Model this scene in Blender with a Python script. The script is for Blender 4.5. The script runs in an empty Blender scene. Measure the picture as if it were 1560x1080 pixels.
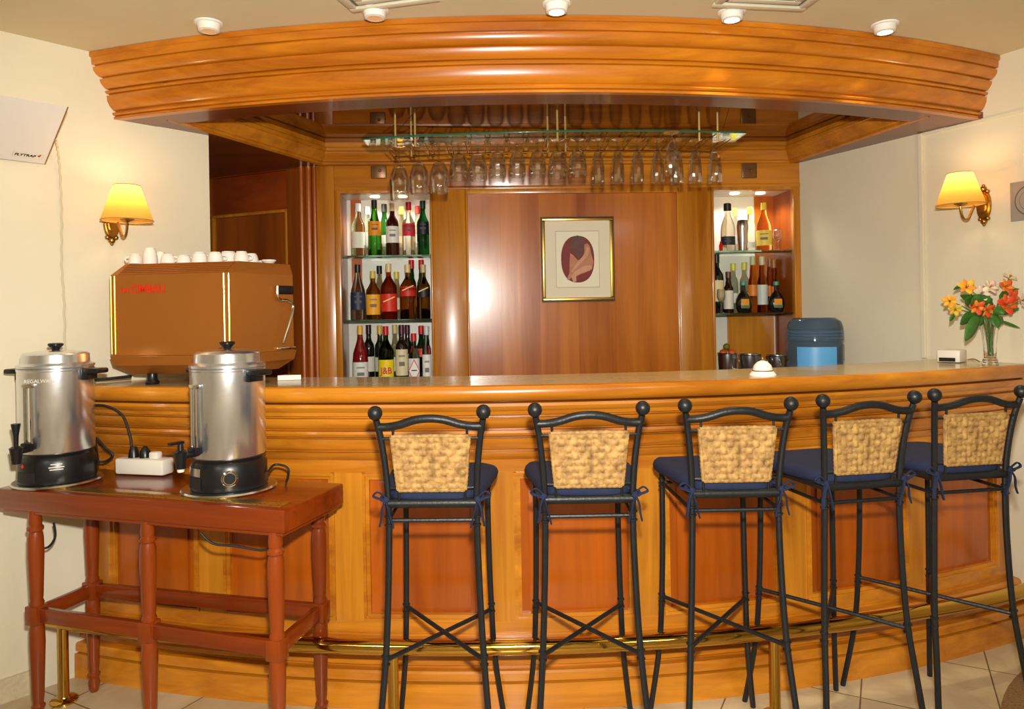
import bpy, bmesh, math, random
from mathutils import Vector, Matrix
random.seed(7)
SC = bpy.context.scene
COL = SC.collection
PI = math.pi
R = math.radians

# ------------------------------------------------------------------ survey of the photograph
F, CX, CY, ROLL, EYE = 1100.0, 765.0, 475.0, 0.0175, 1.372
def kx(px, py=475.0):
    return ((px-CX) - ROLL*(py-CY))/F
def at(px, py, Y):
    dx, dy = px-CX, py-CY
    u, v = dx-ROLL*dy, dy+ROLL*dx
    return Vector((u/F*Y, Y, EYE - v/F*Y))
def XL(Y): return -1.811 + 0.9*(Y-2.604)          # left wall line
def XR(Y): return 2.205 - 0.470*(Y-2.895)          # right wall line
CEIL = 2.422
BYC, BDR = 7.466, 0.6      # centre of the bar's curve; profile radii below are counted from 0.6 m

# ------------------------------------------------------------------ object helpers
MATS = {}
def tag(o, label=None, cat=None, group=None, kind=None):
    if label: o['label'] = label
    if cat: o['category'] = cat
    if group: o['group'] = group
    if kind: o['kind'] = kind
    return o
def thing(name, label, cat, loc=(0,0,0), rz=0.0, group=None):
    o = bpy.data.objects.new(name, None); COL.objects.link(o)
    o.empty_display_size = 0.05
    o.location = loc; o.rotation_euler = (0,0,rz)
    MATS[o.name] = Matrix.Translation(Vector(loc)) @ Matrix.Rotation(rz,4,'Z')
    return tag(o, label, cat, group)
def copy_tree(o, parent=None):
    c = o.copy(); COL.objects.link(c)
    if parent is not None: c.parent = parent
    for ch in list(o.children): copy_tree(ch, c)
    return c

class MB:
    def __init__(s): s.bm = bmesh.new()
    def _x(s, vs, M):
        if M is not None: bmesh.ops.transform(s.bm, matrix=M, verts=vs)
    def box(s, c, d, rz=0.0, bev=0.0, M=None, seg=2):
        T = Matrix.Translation(Vector(c)) @ Matrix.Rotation(rz,4,'Z') @ Matrix.Diagonal((d[0],d[1],d[2],1))
        if M is not None: T = M @ T
        g = bmesh.ops.create_cube(s.bm, size=1.0, matrix=T)
        if bev > 0:
            es = list({e for v in g['verts'] for e in v.link_edges})
            bmesh.ops.bevel(s.bm, geom=es, offset=bev, segments=seg, affect='EDGES', profile=0.5)
        return s
    def tube(s, path, r, n=10, cap=True, flat=1.0):
        P = [Vector(p) for p in path]
        if not isinstance(r, (list,tuple)): r = [r]*len(P)
        rings = []; up = None
        for i,p in enumerate(P):
            t = (P[min(i+1,len(P)-1)]-P[max(i-1,0)])
            t = t.normalized() if t.length > 1e-9 else Vector((0,0,1))
            if up is None:
                up = Vector((0,0,1)) if abs(t.z) < 0.9 else Vector((1,0,0))
            a = t.cross(up).normalized(); b = a.cross(t).normalized(); up = b
            rings.append([s.bm.verts.new(p + a*(math.cos(2*PI*k/n)*r[i]) + b*(math.sin(2*PI*k/n)*r[i]*flat)) for k in range(n)])
        for i in range(len(rings)-1):
            for k in range(n):
                s.bm.faces.new((rings[i][k], rings[i][(k+1)%n], rings[i+1][(k+1)%n], rings[i+1][k]))
        if cap:
            s.bm.faces.new(rings[0][::-1]); s.bm.faces.new(rings[-1])
        return s
    def lathe(s, prof, c=(0,0,0), n=24, M=None, a0=0.0, a1=None):
        vs = []; full = a1 is None
        span = 2*PI if full else a1-a0
        cnt = n if full else n+1
        c = Vector(c); rings = []
        for (r,z) in prof:
            if r < 1e-6 and full:
                rings.append([s.bm.verts.new(c+Vector((0,0,z)))])
            else:
                rings.append([s.bm.verts.new(c+Vector((r*math.cos(a0+span*k/n), r*math.sin(a0+span*k/n), z))) for k in range(cnt)])
            vs += rings[-1]
        m = n if full else n
        for i in range(len(rings)-1):
            A,B = rings[i],rings[i+1]
            for k in range(m):
                k2 = (k+1)%cnt
                if len(A)==1 and len(B)==1: continue
                if len(A)==1: s.bm.faces.new((A[0],B[k2],B[k]))
                elif len(B)==1: s.bm.faces.new((A[k],A[k2],B[0]))
                else: s.bm.faces.new((A[k],A[k2],B[k2],B[k]))
        s._x(vs, M)
        return s
    def prism(s, poly, z0, z1, M=None):
        a = [s.bm.verts.new((p[0],p[1],z0)) for p in poly]
        b = [s.bm.verts.new((p[0],p[1],z1)) for p in poly]
        n = len(poly)
        s.bm.faces.new(a[::-1]); s.bm.faces.new(b)
        for i in range(n):
            s.bm.faces.new((a[i],a[(i+1)%n],b[(i+1)%n],b[i]))
        s._x(a+b, M)
        return s
    def sphere(s, c, r, sc=(1,1,1), n=16, M=None):
        T = Matrix.Translation(Vector(c)) @ Matrix.Diagonal((sc[0],sc[1],sc[2],1))
        if M is not None: T = M @ T
        bmesh.ops.create_uvsphere(s.bm, u_segments=n, v_segments=max(6,n//2), radius=r, matrix=T)
        return s
    def grid(s, pts):
        vs = [[s.bm.verts.new(Vector(p)) for p in row] for row in pts]
        for i in range(len(vs)-1):
            for j in range(len(vs[0])-1):
                s.bm.faces.new((vs[i][j],vs[i][j+1],vs[i+1][j+1],vs[i+1][j]))
        return s
    def arc(s, prof, yc, n=72, closed=False, lim=None):
        """sweep a profile of (radius, z) along the bar's curve, ending on the two walls"""
        rings = []
        if yc == BYC: prof = [(r+BDR,z) for r,z in prof]
        for (r,z) in prof:
            if lim is None: tl,tr = ends(r,yc)
            else: tl,tr = lim
            rings.append([s.bm.verts.new((r*math.sin(tl+(tr-tl)*k/n), yc-r*math.cos(tl+(tr-tl)*k/n), z)) for k in range(n+1)])
        m = len(rings)
        for i in range(m if closed else m-1):
            A,B = rings[i],rings[(i+1)%m]
            for k in range(n): s.bm.faces.new((A[k],A[k+1],B[k+1],B[k]))
        if closed:
            s.bm.faces.new([q[0] for q in rings]); s.bm.faces.new([q[-1] for q in rings][::-1])
        return s
    def build(s, name, mat, parent=None, world=False, smooth=35, solid=0.0):
        bm = s.bm
        bmesh.ops.recalc_face_normals(bm, faces=bm.faces)
        if world and parent is not None:
            bmesh.ops.transform(bm, matrix=MATS[parent.name].inverted(), verts=bm.verts)
        me = bpy.data.meshes.new(name); bm.to_mesh(me); bm.free()
        me.materials.append(mat)
        if smooth:
            for p in me.polygons: p.use_smooth = True
            me.set_sharp_from_angle(angle=R(smooth))
        o = bpy.data.objects.new(name, me); COL.objects.link(o)
        if parent is not None:
            o.parent = parent
            if parent.name in MATS: MATS[o.name] = MATS[parent.name]
        else: MATS[o.name] = Matrix.Identity(4)
        if solid:
            md = o.modifiers.new('solid','SOLIDIFY'); md.thickness = solid; md.offset = 0
        return o
def ends(r, yc):
    def bis(f, a, b):
        fa = f(a)
        for _ in range(50):
            m = (a+b)/2; fm = f(m)
            if (fm > 0) == (fa > 0): a, fa = m, fm
            else: b = m
        return a
    tl = bis(lambda t: r*math.sin(t)-XL(yc-r*math.cos(t)), -1.2, 0)
    tr = bis(lambda t: r*math.sin(t)-XR(yc-r*math.cos(t)), 0, 1.2)
    return tl, tr
def struct(name, mb, mat, smooth=0, label=None):
    o = mb.build(name, mat, None, smooth=smooth); o['kind'] = 'structure'
    if label: o['label'] = label
    return o
def text_mesh(body, size, M, mat, name, parent, depth=0.0006, bold=0.0, shear=0.0, sx=1.0, world=True):
    cu = bpy.data.curves.new(name,'FONT'); cu.body = body; cu.size = size
    cu.align_x = 'CENTER'; cu.align_y = 'CENTER'; cu.extrude = depth; cu.offset = bold; cu.shear = shear
    cu.resolution_u = 3
    t = bpy.data.objects.new(name+'_source', cu); COL.objects.link(t)
    dg = bpy.context.evaluated_depsgraph_get(); dg.update()
    me = bpy.data.meshes.new_from_object(t.evaluated_get(dg))
    bpy.data.objects.remove(t); bpy.data.curves.remove(cu)
    T = M @ Matrix.Diagonal((sx,1,1,1))
    if world and parent is not None: T = MATS[parent.name].inverted() @ T
    me.transform(T); me.materials.clear(); me.materials.append(mat)
    o = bpy.data.objects.new(name, me); COL.objects.link(o); o.parent = parent
    return o
def face_frame(p, right, normal):
    """matrix: x along right, z along normal (out of the face), y up"""
    z = Vector(normal).normalized(); x = Vector(right).normalized(); y = z.cross(x).normalized(); x = y.cross(z)
    M = Matrix.Identity(4)
    for i in range(3):
        M[i][0]=x[i]; M[i][1]=y[i]; M[i][2]=z[i]; M[i][3]=p[i]
    return M

# ------------------------------------------------------------------ materials
def srgb(r,g,b):
    f = lambda c: (c/255/12.92) if c/255 <= 0.04045 else ((c/255+0.055)/1.055)**2.4
    return (f(r),f(g),f(b),1)
def newmat(name):
    m = bpy.data.materials.new(name); m.use_nodes = True
    nt = m.node_tree; b = nt.nodes['Principled BSDF']
    return m, nt, b
def plain(name, c, rough=0.5, metal=0.0, noise=0.0, nscale=8, bump=0.0, bscale=60, trans=0.0, ior=1.45, coat=0.0, sheen=0.0, emit=None, estr=0.0, spec=0.5, stretch=(1,1,1)):
    m, nt, b = newmat(name)
    b.inputs['Base Color'].default_value = c
    b.inputs['Roughness'].default_value = rough
    b.inputs['Metallic'].default_value = metal
    b.inputs['Transmission Weight'].default_value = trans
    b.inputs['IOR'].default_value = ior
    b.inputs['Coat Weight'].default_value = coat
    b.inputs['Sheen Weight'].default_value = sheen
    b.inputs['Specular IOR Level'].default_value = spec
    if emit: b.inputs['Emission Color'].default_value = emit; b.inputs['Emission Strength'].default_value = estr
    tc = nt.nodes.new('ShaderNodeTexCoord')
    mp = nt.nodes.new('ShaderNodeMapping'); mp.inputs['Scale'].default_value = stretch
    nt.links.new(tc.outputs['Object'], mp.inputs['Vector'])
    if noise > 0:
        n = nt.nodes.new('ShaderNodeTexNoise'); n.inputs['Scale'].default_value = nscale; n.inputs['Detail'].default_value = 5
        nt.links.new(mp.outputs['Vector'], n.inputs['Vector'])
        rp = nt.nodes.new('ShaderNodeValToRGB')
        rp.color_ramp.elements[0].position = 0.3; rp.color_ramp.elements[1].position = 0.7
        rp.color_ramp.elements[0].color = tuple(x*(1-noise) for x in c[:3])+(1,)
        rp.color_ramp.elements[1].color = tuple(min(1,x*(1+noise)) for x in c[:3])+(1,)
        nt.links.new(n.outputs['Fac'], rp.inputs['Fac']); nt.links.new(rp.outputs['Color'], b.inputs['Base Color'])
    if bump > 0:
        n2 = nt.nodes.new('ShaderNodeTexNoise'); n2.inputs['Scale'].default_value = bscale; n2.inputs['Detail'].default_value = 3
        nt.links.new(mp.outputs['Vector'], n2.inputs['Vector'])
        bp = nt.nodes.new('ShaderNodeBump'); bp.inputs['Strength'].default_value = bump; bp.inputs['Distance'].default_value = 0.01
        nt.links.new(n2.outputs['Fac'], bp.inputs['Height']); nt.links.new(bp.outputs['Normal'], b.inputs['Normal'])
    return m
def wood(name, c0, c1, axis='x', rough=0.28, fine=26.0, board=0.0, coat=0.25, yc=7.466, spec=0.5):
    """varnished timber: stretched noise along the grain, broad tonal drift, optional boards"""
    m, nt, b = newmat(name); N = nt.nodes.new; L = nt.links.new
    geo = N('ShaderNodeNewGeometry'); tc = N('ShaderNodeTexCoord')
    if axis == 'arc':
        sp = N('ShaderNodeSeparateXYZ'); L(geo.outputs['Position'], sp.inputs[0])
        sub = N('ShaderNodeMath'); sub.operation='SUBTRACT'; sub.inputs[0].default_value = yc; L(sp.outputs['Y'], sub.inputs[1])
        an = N('ShaderNodeMath'); an.operation='ARCTAN2'; L(sp.outputs['X'], an.inputs[0]); L(sub.outputs[0], an.inputs[1])
        mu = N('ShaderNodeMath'); mu.operation='MULTIPLY'; mu.inputs[1].default_value = 5.0; L(an.outputs[0], mu.inputs[0])
        cb = N('ShaderNodeCombineXYZ'); L(mu.outputs[0], cb.inputs['X']); L(sp.outputs['Y'], cb.inputs['Y']); L(sp.outputs['Z'], cb.inputs['Z'])
        src = cb.outputs[0]; ax = 'x'
    else:
        src = tc.outputs['Object']; ax = axis
    mp = N('ShaderNodeMapping'); s = [fine,fine,fine]; s['xyz'.index(ax)] = fine*0.055
    mp.inputs['Scale'].default_value = s; L(src, mp.inputs['Vector'])
    n = N('ShaderNodeTexNoise'); n.inputs['Scale'].default_value = 1.0; n.inputs['Detail'].default_value = 6; n.inputs['Roughness'].default_value = 0.62; n.inputs['Distortion'].default_value = 0.7
    L(mp.outputs['Vector'], n.inputs['Vector'])
    mp2 = N('ShaderNodeMapping'); s2 = [5,5,5]; s2['xyz'.index(ax)] = 0.55
    mp2.inputs['Scale'].default_value = s2; L(src, mp2.inputs['Vector'])
    n2 = N('ShaderNodeTexNoise'); n2.inputs['Scale'].default_value = 1.0; n2.inputs['Detail'].default_value = 2
    L(mp2.outputs['Vector'], n2.inputs['Vector'])
    ad = N('ShaderNodeMath'); ad.operation='MULTIPLY_ADD'; ad.inputs[1].default_value = 0.55; L(n2.outputs['Fac'], ad.inputs[0])
    m5 = N('ShaderNodeMath'); m5.operation='MULTIPLY'; m5.inputs[1].default_value = 0.45; L(n.outputs['Fac'], m5.inputs[0]); L(m5.outputs[0], ad.inputs[2])
    fac = ad.outputs[0]
    if board > 0:
        sx = N('ShaderNodeSeparateXYZ'); L(src, sx.inputs[0])
        dv = N('ShaderNodeMath'); dv.operation='DIVIDE'; dv.inputs[1].default_value = board; L(sx.outputs['X'], dv.inputs[0])
        fl = N('ShaderNodeMath'); fl.operation='FLOOR'; L(dv.outputs[0], fl.inputs[0])
        wn = N('ShaderNodeTexWhiteNoise'); wn.noise_dimensions = '1D'; L(fl.outputs[0], wn.inputs['W'])
        mb_ = N('ShaderNodeMath'); mb_.operation='MULTIPLY_ADD'; mb_.inputs[1].default_value = 0.16; L(wn.outputs['Value'], mb_.inputs[0])
        ms = N('ShaderNodeMath'); ms.operation='SUBTRACT'; ms.inputs[1].default_value = 0.08; L(fac, ms.inputs[0]); L(ms.outputs[0], mb_.inputs[2])
        fac = mb_.outputs[0]
    rp = N('ShaderNodeValToRGB'); e = rp.color_ramp.elements
    e[0].position = 0.32; e[1].position = 0.66; e[0].color = c0; e[1].color = c1
    L(fac, rp.inputs['Fac']); L(rp.outputs['Color'], b.inputs['Base Color'])
    b.inputs['Roughness'].default_value = rough; b.inputs['Coat Weight'].default_value = coat; b.inputs['Coat Roughness'].default_value = 0.12
    b.inputs['Specular IOR Level'].default_value = spec
    bp = N('ShaderNodeBump'); bp.inputs['Strength'].default_value = 0.06; bp.inputs['Distance'].default_value = 0.004
    L(n.outputs['Fac'], bp.inputs['Height']); L(bp.outputs['Normal'], b.inputs['Normal'])
    return m

OAK0, OAK1 = srgb(152,80,8), srgb(216,140,34)
RED0, RED1 = srgb(134,56,4), srgb(188,94,14)
W = {}
W['oak_arc'] = wood('honey_oak_curved', OAK0, OAK1, 'arc')
W['oak_canopy'] = wood('honey_oak_canopy', srgb(150,74,6), srgb(214,132,26), 'arc', yc=7.305)
W['oak_z'] = wood('honey_oak_upright', srgb(152,82,10), srgb(216,144,38), 'z')
W['oak_x'] = wood('honey_oak_level', OAK0, OAK1, 'x')
W['red_z'] = wood('red_veneer_upright', RED0, RED1, 'z', fine=16)
W['veneer'] = wood('back_wall_veneer', srgb(146,68,10), srgb(206,122,36), 'z', fine=18, board=0.105, rough=0.24, coat=0.25)
W['dark_z'] = wood('dark_wood_upright', srgb(116,52,12), srgb(160,82,26), 'z', rough=0.3)
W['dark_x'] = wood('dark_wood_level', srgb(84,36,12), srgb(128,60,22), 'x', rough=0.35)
W['mahog_x'] = wood('mahogany_level', srgb(98,33,6), srgb(146,60,12), 'x', rough=0.24, coat=0.35)
W['mahog_y'] = wood('mahogany_cross', srgb(98,33,6), srgb(144,58,12), 'y', rough=0.24, coat=0.35)
W['mahog_z'] = wood('mahogany_turned', srgb(98,34,6), srgb(144,60,12), 'z', rough=0.24, coat=0.35)
M_wall = plain('cream_wall_paint', srgb(222,214,188), 0.75, noise=0.035, nscale=2.2, bump=0.06, bscale=90)
M_ceil = plain('beige_ceiling_paint', srgb(214,200,166), 0.85, noise=0.03, nscale=1.5)
M_white = plain('white_paint', srgb(236,232,222), 0.5)
M_offw = plain('off_white_plastic', srgb(228,222,206), 0.4)
M_top = plain('bar_top_laminate', srgb(186,160,108), 0.22, noise=0.04, nscale=14, coat=0.2)
M_brass = plain('polished_brass', srgb(206,164,76), 0.11, 1.0)
M_rod = plain('satin_brass_rod', srgb(222,190,120), 0.35, 0.55)
M_brassd = plain('antique_brass', srgb(176,136,66), 0.28, 1.0, noise=0.2, nscale=60)
M_gold = plain('gilded_frame', srgb(214,178,92), 0.3, 1.0)
M_chrome = plain('chrome', srgb(220,220,220), 0.1, 1.0)
M_alu = plain('brushed_aluminium', srgb(224,227,232), 0.24, 0.93, bump=0.04, bscale=30, noise=0.06, nscale=7)
M_steel = plain('stainless_steel', srgb(206,208,210), 0.24, 1.0)
M_iron = plain('black_iron', srgb(24,26,28), 0.42, 0.0, bump=0.1, bscale=120, noise=0.15, nscale=40)
M_black = plain('black_plastic', srgb(22,22,24), 0.3)
M_rubber = plain('black_rubber', srgb(26,26,26), 0.55)
M_copper = plain('copper_enamel', srgb(180,112,46), 0.32, 0.5, noise=0.05, nscale=3)
M_copperd = plain('copper_enamel_slats', srgb(168,100,40), 0.34, 0.5)
M_red = plain('red_lettering', srgb(220,44,16), 0.4)
M_navy = plain('navy_cotton', srgb(23,33,62), 0.85, noise=0.15, nscale=40, bump=0.25, bscale=240, sheen=0.0)
M_glass = plain('clear_glass', (1,1,1,1), 0.0, trans=1.0, ior=1.45)
def thin_glass(name, tr, rough=.015, top=.95):
    m, nt, b = newmat(name); N = nt.nodes.new; L = nt.links.new
    nt.nodes.remove(b)
    t = N('ShaderNodeBsdfTransparent'); t.inputs[0].default_value = tr
    g = N('ShaderNodeBsdfGlossy'); g.inputs['Roughness'].default_value = rough; g.inputs['Color'].default_value = (1,1,1,1)
    lw_ = N('ShaderNodeLayerWeight'); lw_.inputs['Blend'].default_value = .32
    mp = N('ShaderNodeMapRange'); mp.inputs['To Min'].default_value = .05; mp.inputs['To Max'].default_value = top; L(lw_.outputs['Facing'], mp.inputs['Value'])
    mx = N('ShaderNodeMixShader'); L(mp.outputs[0], mx.inputs[0]); L(t.outputs[0], mx.inputs[1]); L(g.outputs[0], mx.inputs[2])
    L(mx.outputs[0], nt.nodes['Material Output'].inputs['Surface'])
    return m
M_stemware = thin_glass('thin_stemware_glass', (.955,.955,.95,1))
M_rackshelf = thin_glass('rack_shelf_glass', (.80,.92,.86,1), .03, .35)
M_shelfg = plain('green_edged_glass', srgb(176,226,206), 0.02, trans=1.0, ior=1.45)
M_mirror = plain('bronze_mirror', srgb(118,84,56), 0.03, 1.0)
M_cabback = plain('cabinet_cream_back', srgb(226,222,210), 0.35)
M_bulb = plain('lit_bulb', (1,1,1,1), 0.5, emit=srgb(255,226,160), estr=9.0)
M_spot = plain('lit_spot_lens', (1,1,1,1), 0.5, emit=srgb(255,244,214), estr=5.0)
M_spotdim = plain('dim_spot_lens', srgb(200,180,150), 0.15, 0.6, emit=srgb(255,200,140), estr=0.35)
M_mat = plain('cream_mat_board', srgb(232,222,196), 0.7)
M_oval = plain('wine_red_ink', srgb(122,38,34), 0.6, noise=0.15, nscale=40)
M_skin = plain('tan_ink', srgb(186,124,96), 0.6, noise=0.12, nscale=30)
M_skin2 = plain('light_tan_ink', srgb(206,150,116), 0.6, noise=0.1, nscale=30)
M_hair = plain('brown_ink', srgb(96,62,54), 0.6, noise=0.15, nscale=50)
M_grey = plain('grey_plaque', srgb(158,148,138), 0.5)
M_greyd = plain('dark_grey_ink', srgb(96,88,86), 0.5)
M_bronze = plain('bronze_plate', srgb(120,84,50), 0.35, 0.4)
M_ink = plain('dark_ink', srgb(40,38,46), 0.6)

def shade_mat():
    m, nt, b = newmat('pleated_lampshade'); N = nt.nodes.new; L = nt.links.new
    nt.nodes.remove(b)
    d = N('ShaderNodeBsdfDiffuse'); t = N('ShaderNodeBsdfTranslucent'); mx = N('ShaderNodeMixShader')
    d.inputs['Color'].default_value = srgb(226,176,92); t.inputs['Color'].default_value = srgb(255,198,96)
    mx.inputs[0].default_value = 0.6
    L(d.outputs[0], mx.inputs[1]); L(t.outputs[0], mx.inputs[2]); L(mx.outputs[0], nt.nodes['Material Output'].inputs['Surface'])
    return m
M_shade = shade_mat()
def floor_mat():
    m, nt, b = newmat('marble_floor_tiles'); N = nt.nodes.new; L = nt.links.new
    tc = N('ShaderNodeTexCoord'); mp = N('ShaderNodeMapping'); mp.inputs['Rotation'].default_value = (0,0,R(28)); mp.inputs['Location'].default_value=(0.1,0.13,0)
    L(tc.outputs['Object'], mp.inputs['Vector'])
    br = N('ShaderNodeTexBrick'); br.offset = 0.0; br.inputs['Scale'].default_value = 1.0
    br.inputs['Brick Width'].default_value = 0.42; br.inputs['Row Height'].default_value = 0.42; br.inputs['Mortar Size'].default_value = 0.0028
    br.inputs['Color1'].default_value = srgb(206,190,156); br.inputs['Color2'].default_value = srgb(196,178,142); br.inputs['Mortar'].default_value = srgb(112,96,72)
    L(mp.outputs['Vector'], br.inputs['Vector'])
    n = N('ShaderNodeTexNoise'); n.inputs['Scale'].default_value = 5; n.inputs['Detail'].default_value = 8; n.inputs['Distortion'].default_value = 1.2
    L(tc.outputs['Object'], n.inputs['Vector'])
    mx = N('ShaderNodeMix'); mx.data_type='RGBA'; mx.blend_type='MULTIPLY'; mx.inputs[0].default_value = 0.5
    rp = N('ShaderNodeValToRGB'); rp.color_ramp.elements[0].position=.35; rp.color_ramp.elements[0].color=srgb(206,194,168); rp.color_ramp.elements[1].position=.6; rp.color_ramp.elements[1].color=(1,1,1,1)
    L(n.outputs['Fac'], rp.inputs['Fac']); L(br.outputs['Color'], mx.inputs[6]); L(rp.outputs['Color'], mx.inputs[7])
    L(mx.outputs[2], b.inputs['Base Color']); b.inputs['Roughness'].default_value = 0.3
    return m
M_floor = floor_mat()
M_inlay = plain('brown_terrazzo', srgb(128,100,66), 0.4, noise=0.4, nscale=120)
M_inlay2 = plain('cream_terrazzo', srgb(206,192,162), 0.4, noise=0.1, nscale=60)
def wicker_mat():
    m, nt, b = newmat('woven_banana_leaf'); N = nt.nodes.new; L = nt.links.new
    tc = N('ShaderNodeTexCoord')
    n = N('ShaderNodeTexNoise'); n.inputs['Scale'].default_value = 55; n.inputs['Detail'].default_value = 4
    L(tc.outputs['Object'], n.inputs['Vector'])
    rp = N('ShaderNodeValToRGB'); e = rp.color_ramp.elements
    e[0].position=.3; e[0].color=srgb(118,82,36); e[1].position=.68; e[1].color=srgb(188,148,84)
    L(n.outputs['Fac'], rp.inputs['Fac']); L(rp.outputs['Color'], b.inputs['Base Color'])
    b.inputs['Roughness'].default_value = 0.7
    bp = N('ShaderNodeBump'); bp.inputs['Strength'].default_value=.3; bp.inputs['Distance'].default_value=.002
    L(n.outputs['Fac'], bp.inputs['Height']); L(bp.outputs['Normal'], b.inputs['Normal'])
    return m
M_wicker = wicker_mat()
_cols = {}
def paint(rgb, rough=0.45, metal=0.0):
    k = (rgb,rough,metal)
    if k not in _cols: _cols[k] = plain('paint_%d_%d_%d'%rgb, srgb(*rgb), rough, metal)
    return _cols[k]
_gl = {}
def tint(rgb):
    if rgb not in _gl: _gl[rgb] = plain('bottle_glass_%d_%d_%d'%rgb, srgb(*rgb), 0.03, trans=1.0, ior=1.33)
    return _gl[rgb]
def dark(rgb):
    k = ('d',)+rgb
    if k not in _gl: _gl[k] = plain('dark_bottle_glass_%d_%d_%d'%rgb, srgb(*rgb), 0.06, coat=0.5)
    return _gl[k]

# ------------------------------------------------------------------ THE SETTING
struct('floor', MB().prism([(-4.2,-3.2),(5,-3.2),(5,5.2),(-4.2,5.2)], -0.08, 0.0), M_floor)
struct('ceiling', MB().prism([(-4.2,-3.2),(5,-3.2),(5,5.2),(-4.2,5.2)], CEIL, CEIL+0.1), M_ceil)
def off(p, q, d):
    v = Vector((q[0]-p[0], q[1]-p[1])); n = Vector((-v.y, v.x)).normalized()*d
    return [(p[0]+n.x,p[1]+n.y),(q[0]+n.x,q[1]+n.y)]
a, b_ = (XL(0.17),0.17), (XL(3.19),3.19)
o2 = off(a,b_,0.14)
struct('wall_left', MB().prism([a,b_,o2[1],o2[0]],0,CEIL), M_wall)
c_, d_ = (XR(-3.0),-3.0),(XR(4.03),4.03)
o3 = off(d_,c_,0.14)
struct('wall_right', MB().prism([c_,d_,o3[0],o3[1]],0,CEIL), M_wall)
struct('wall_rear', MB().prism([(-4.1,-3.1),(4.9,-3.1),(4.9,-3.0),(-4.1,-3.0)],0,CEIL), M_wall)
struct('wall_side', MB().prism([(XL(0.17)-.1,-3.0),(XL(0.17),-3.0),(XL(0.17),0.17),(XL(0.17)-.1,0.17)],0,CEIL), M_wall)
struct('wall_service', MB().prism([(-2.55,1.95),(-2.45,1.95),(-2.45,4.75),(-2.55,4.75)],0,CEIL), M_wall)
struct('wall_outer', MB().prism([(-2.55,4.75),(1.6,4.75),(1.6,4.85),(-2.55,4.85)],0,CEIL), M_wall)
# skirting along the left wall, in front of the bar
p, q = (XL(0.4),0.4),(XL(2.66),2.66); oo = off(p,q,-0.014)
struct('baseboard_left', MB().prism([p,q,oo[1],oo[0]],0,0.085), M_inlay2)
p, q = (XR(2.80),2.80),(XR(-2.5),-2.5); oo = off(p,q,-0.014)
struct('baseboard_right', MB().prism([p,q,oo[1],oo[0]],0,0.085), M_inlay2)
# slim strips on the right wall
rw = Vector((-0.470,1,0)).normalized(); rn = Vector((-1,-0.470,0)).normalized()
def onR(Y, z, d=0.0): return Vector((XR(Y),Y,z)) + rn*d
ang_r = math.atan2(rw.y, rw.x)
Yt = 3.381
struct('trim_1', MB().box(onR(Yt,(1.12+2.17)/2,0.007),(0.022,0.014,1.05),ang_r,0.003), M_wall)
struct('trim_2', MB().box(onR((Yt+1.9)/2,2.164,0.003),((Yt-1.9)/rw.y,0.006,0.010),ang_r), M_wall)
# inlaid curved band in the floor, bottom right
cc = Vector((2.62,1.72,0)); ri, ro = 1.02, 1.20
def ring_pts(r, n=40, a0=R(60), a1=R(215)):
    return [(cc.x+r*math.cos(a0+(a1-a0)*k/n), cc.y+r*math.sin(a0+(a1-a0)*k/n)) for k in range(n+1)]
struct('trim_3', MB().prism(ring_pts(ro)+ring_pts(ri)[::-1],0.0,0.0008), M_inlay)

# ------------------------------------------------------------------ BACK WALL behind the bar (local frame: u along the wall)
BY0, BX0, BS = 3.90, -0.9856, 0.053
be = Vector((1,BS,0)).normalized(); bn = Vector((BS,-1,0)).normalized()   # bn faces the camera
bang = math.atan2(be.y,be.x)
def bu(px, d=0.0):
    """distance along the back wall seen at pixel column px, on the plane d in front of it"""
    k = kx(px, 420)
    # X = k*Y ; (X,Y) = B0 + be*u + bn*d
    x0, y0 = BX0+bn.x*d, BY0+bn.y*d
    return (k*y0 - x0)/(be.x-k*be.y)
def BW(u, d, z): return Vector((BX0,BY0,0)) + be*u + bn*d + Vector((0,0,z))
BM = Matrix.Translation((BX0,BY0,0)) @ Matrix.Rotation(bang,4,'Z')     # local x = u, y = -d
def bbox(mb, u0, u1, z0, z1, d0, d1, bev=0.0):
    mb.box(((u0+u1)/2,-(d0+d1)/2,(z0+z1)/2),(abs(u1-u0),abs(d1-d0),abs(z1-z0)),0,bev,M=BM); return mb
U = {k:bu(v) for k,v in dict(p0=485,c0=512,c1=660,p1=711,f1=1035,c2=1084,c3=1219).items()}
ZH, ZTOP, ZB = 2.045, 2.30, 0.98
uend = U['c3']+0.02
# veneer field with its mouldings
struct('wall_back', bbox(MB(), U['p1'], U['f1'], 0, ZTOP, -0.04, 0.0), W['veneer'])
def vert_strip(name, u0, u1, z0, z1, d, mat, bev=0.004):
    return struct(name, bbox(MB(), u0, u1, z0, z1, -0.04, d, bev), mat, smooth=35)
vert_strip('trim_4', U['p0'], U['c0'], 0, ZTOP, 0.014, W['oak_z'])
vert_strip('trim_5', U['c1'], U['p1'], 0, ZH, 0.012, W['oak_z'])
vert_strip('trim_6', U['f1'], U['c2'], 0, ZH, 0.010, W['oak_z'])
m = MB(); bbox(m, U['p1'], U['p1']+0.012, 0, ZH, 0, 0.018, 0.004); bbox(m, U['f1']-0.012, U['f1'], 0, ZH, 0, 0.016, 0.004)
bbox(m, U['p1'], U['f1'], ZH-0.03, ZH, 0, 0.016, 0.004)
struct('trim_7', m, W['oak_z'], smooth=35)
# frieze over cabinets and field
m = MB(); bbox(m, U['c0'], uend, ZH, ZTOP, -0.04, 0.008, 0.002); bbox(m, U['c0'], uend, ZH-0.004, ZH+0.016, 0, 0.016, 0.004)
struct('trim_8', m, W['oak_x'], smooth=35)
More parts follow.
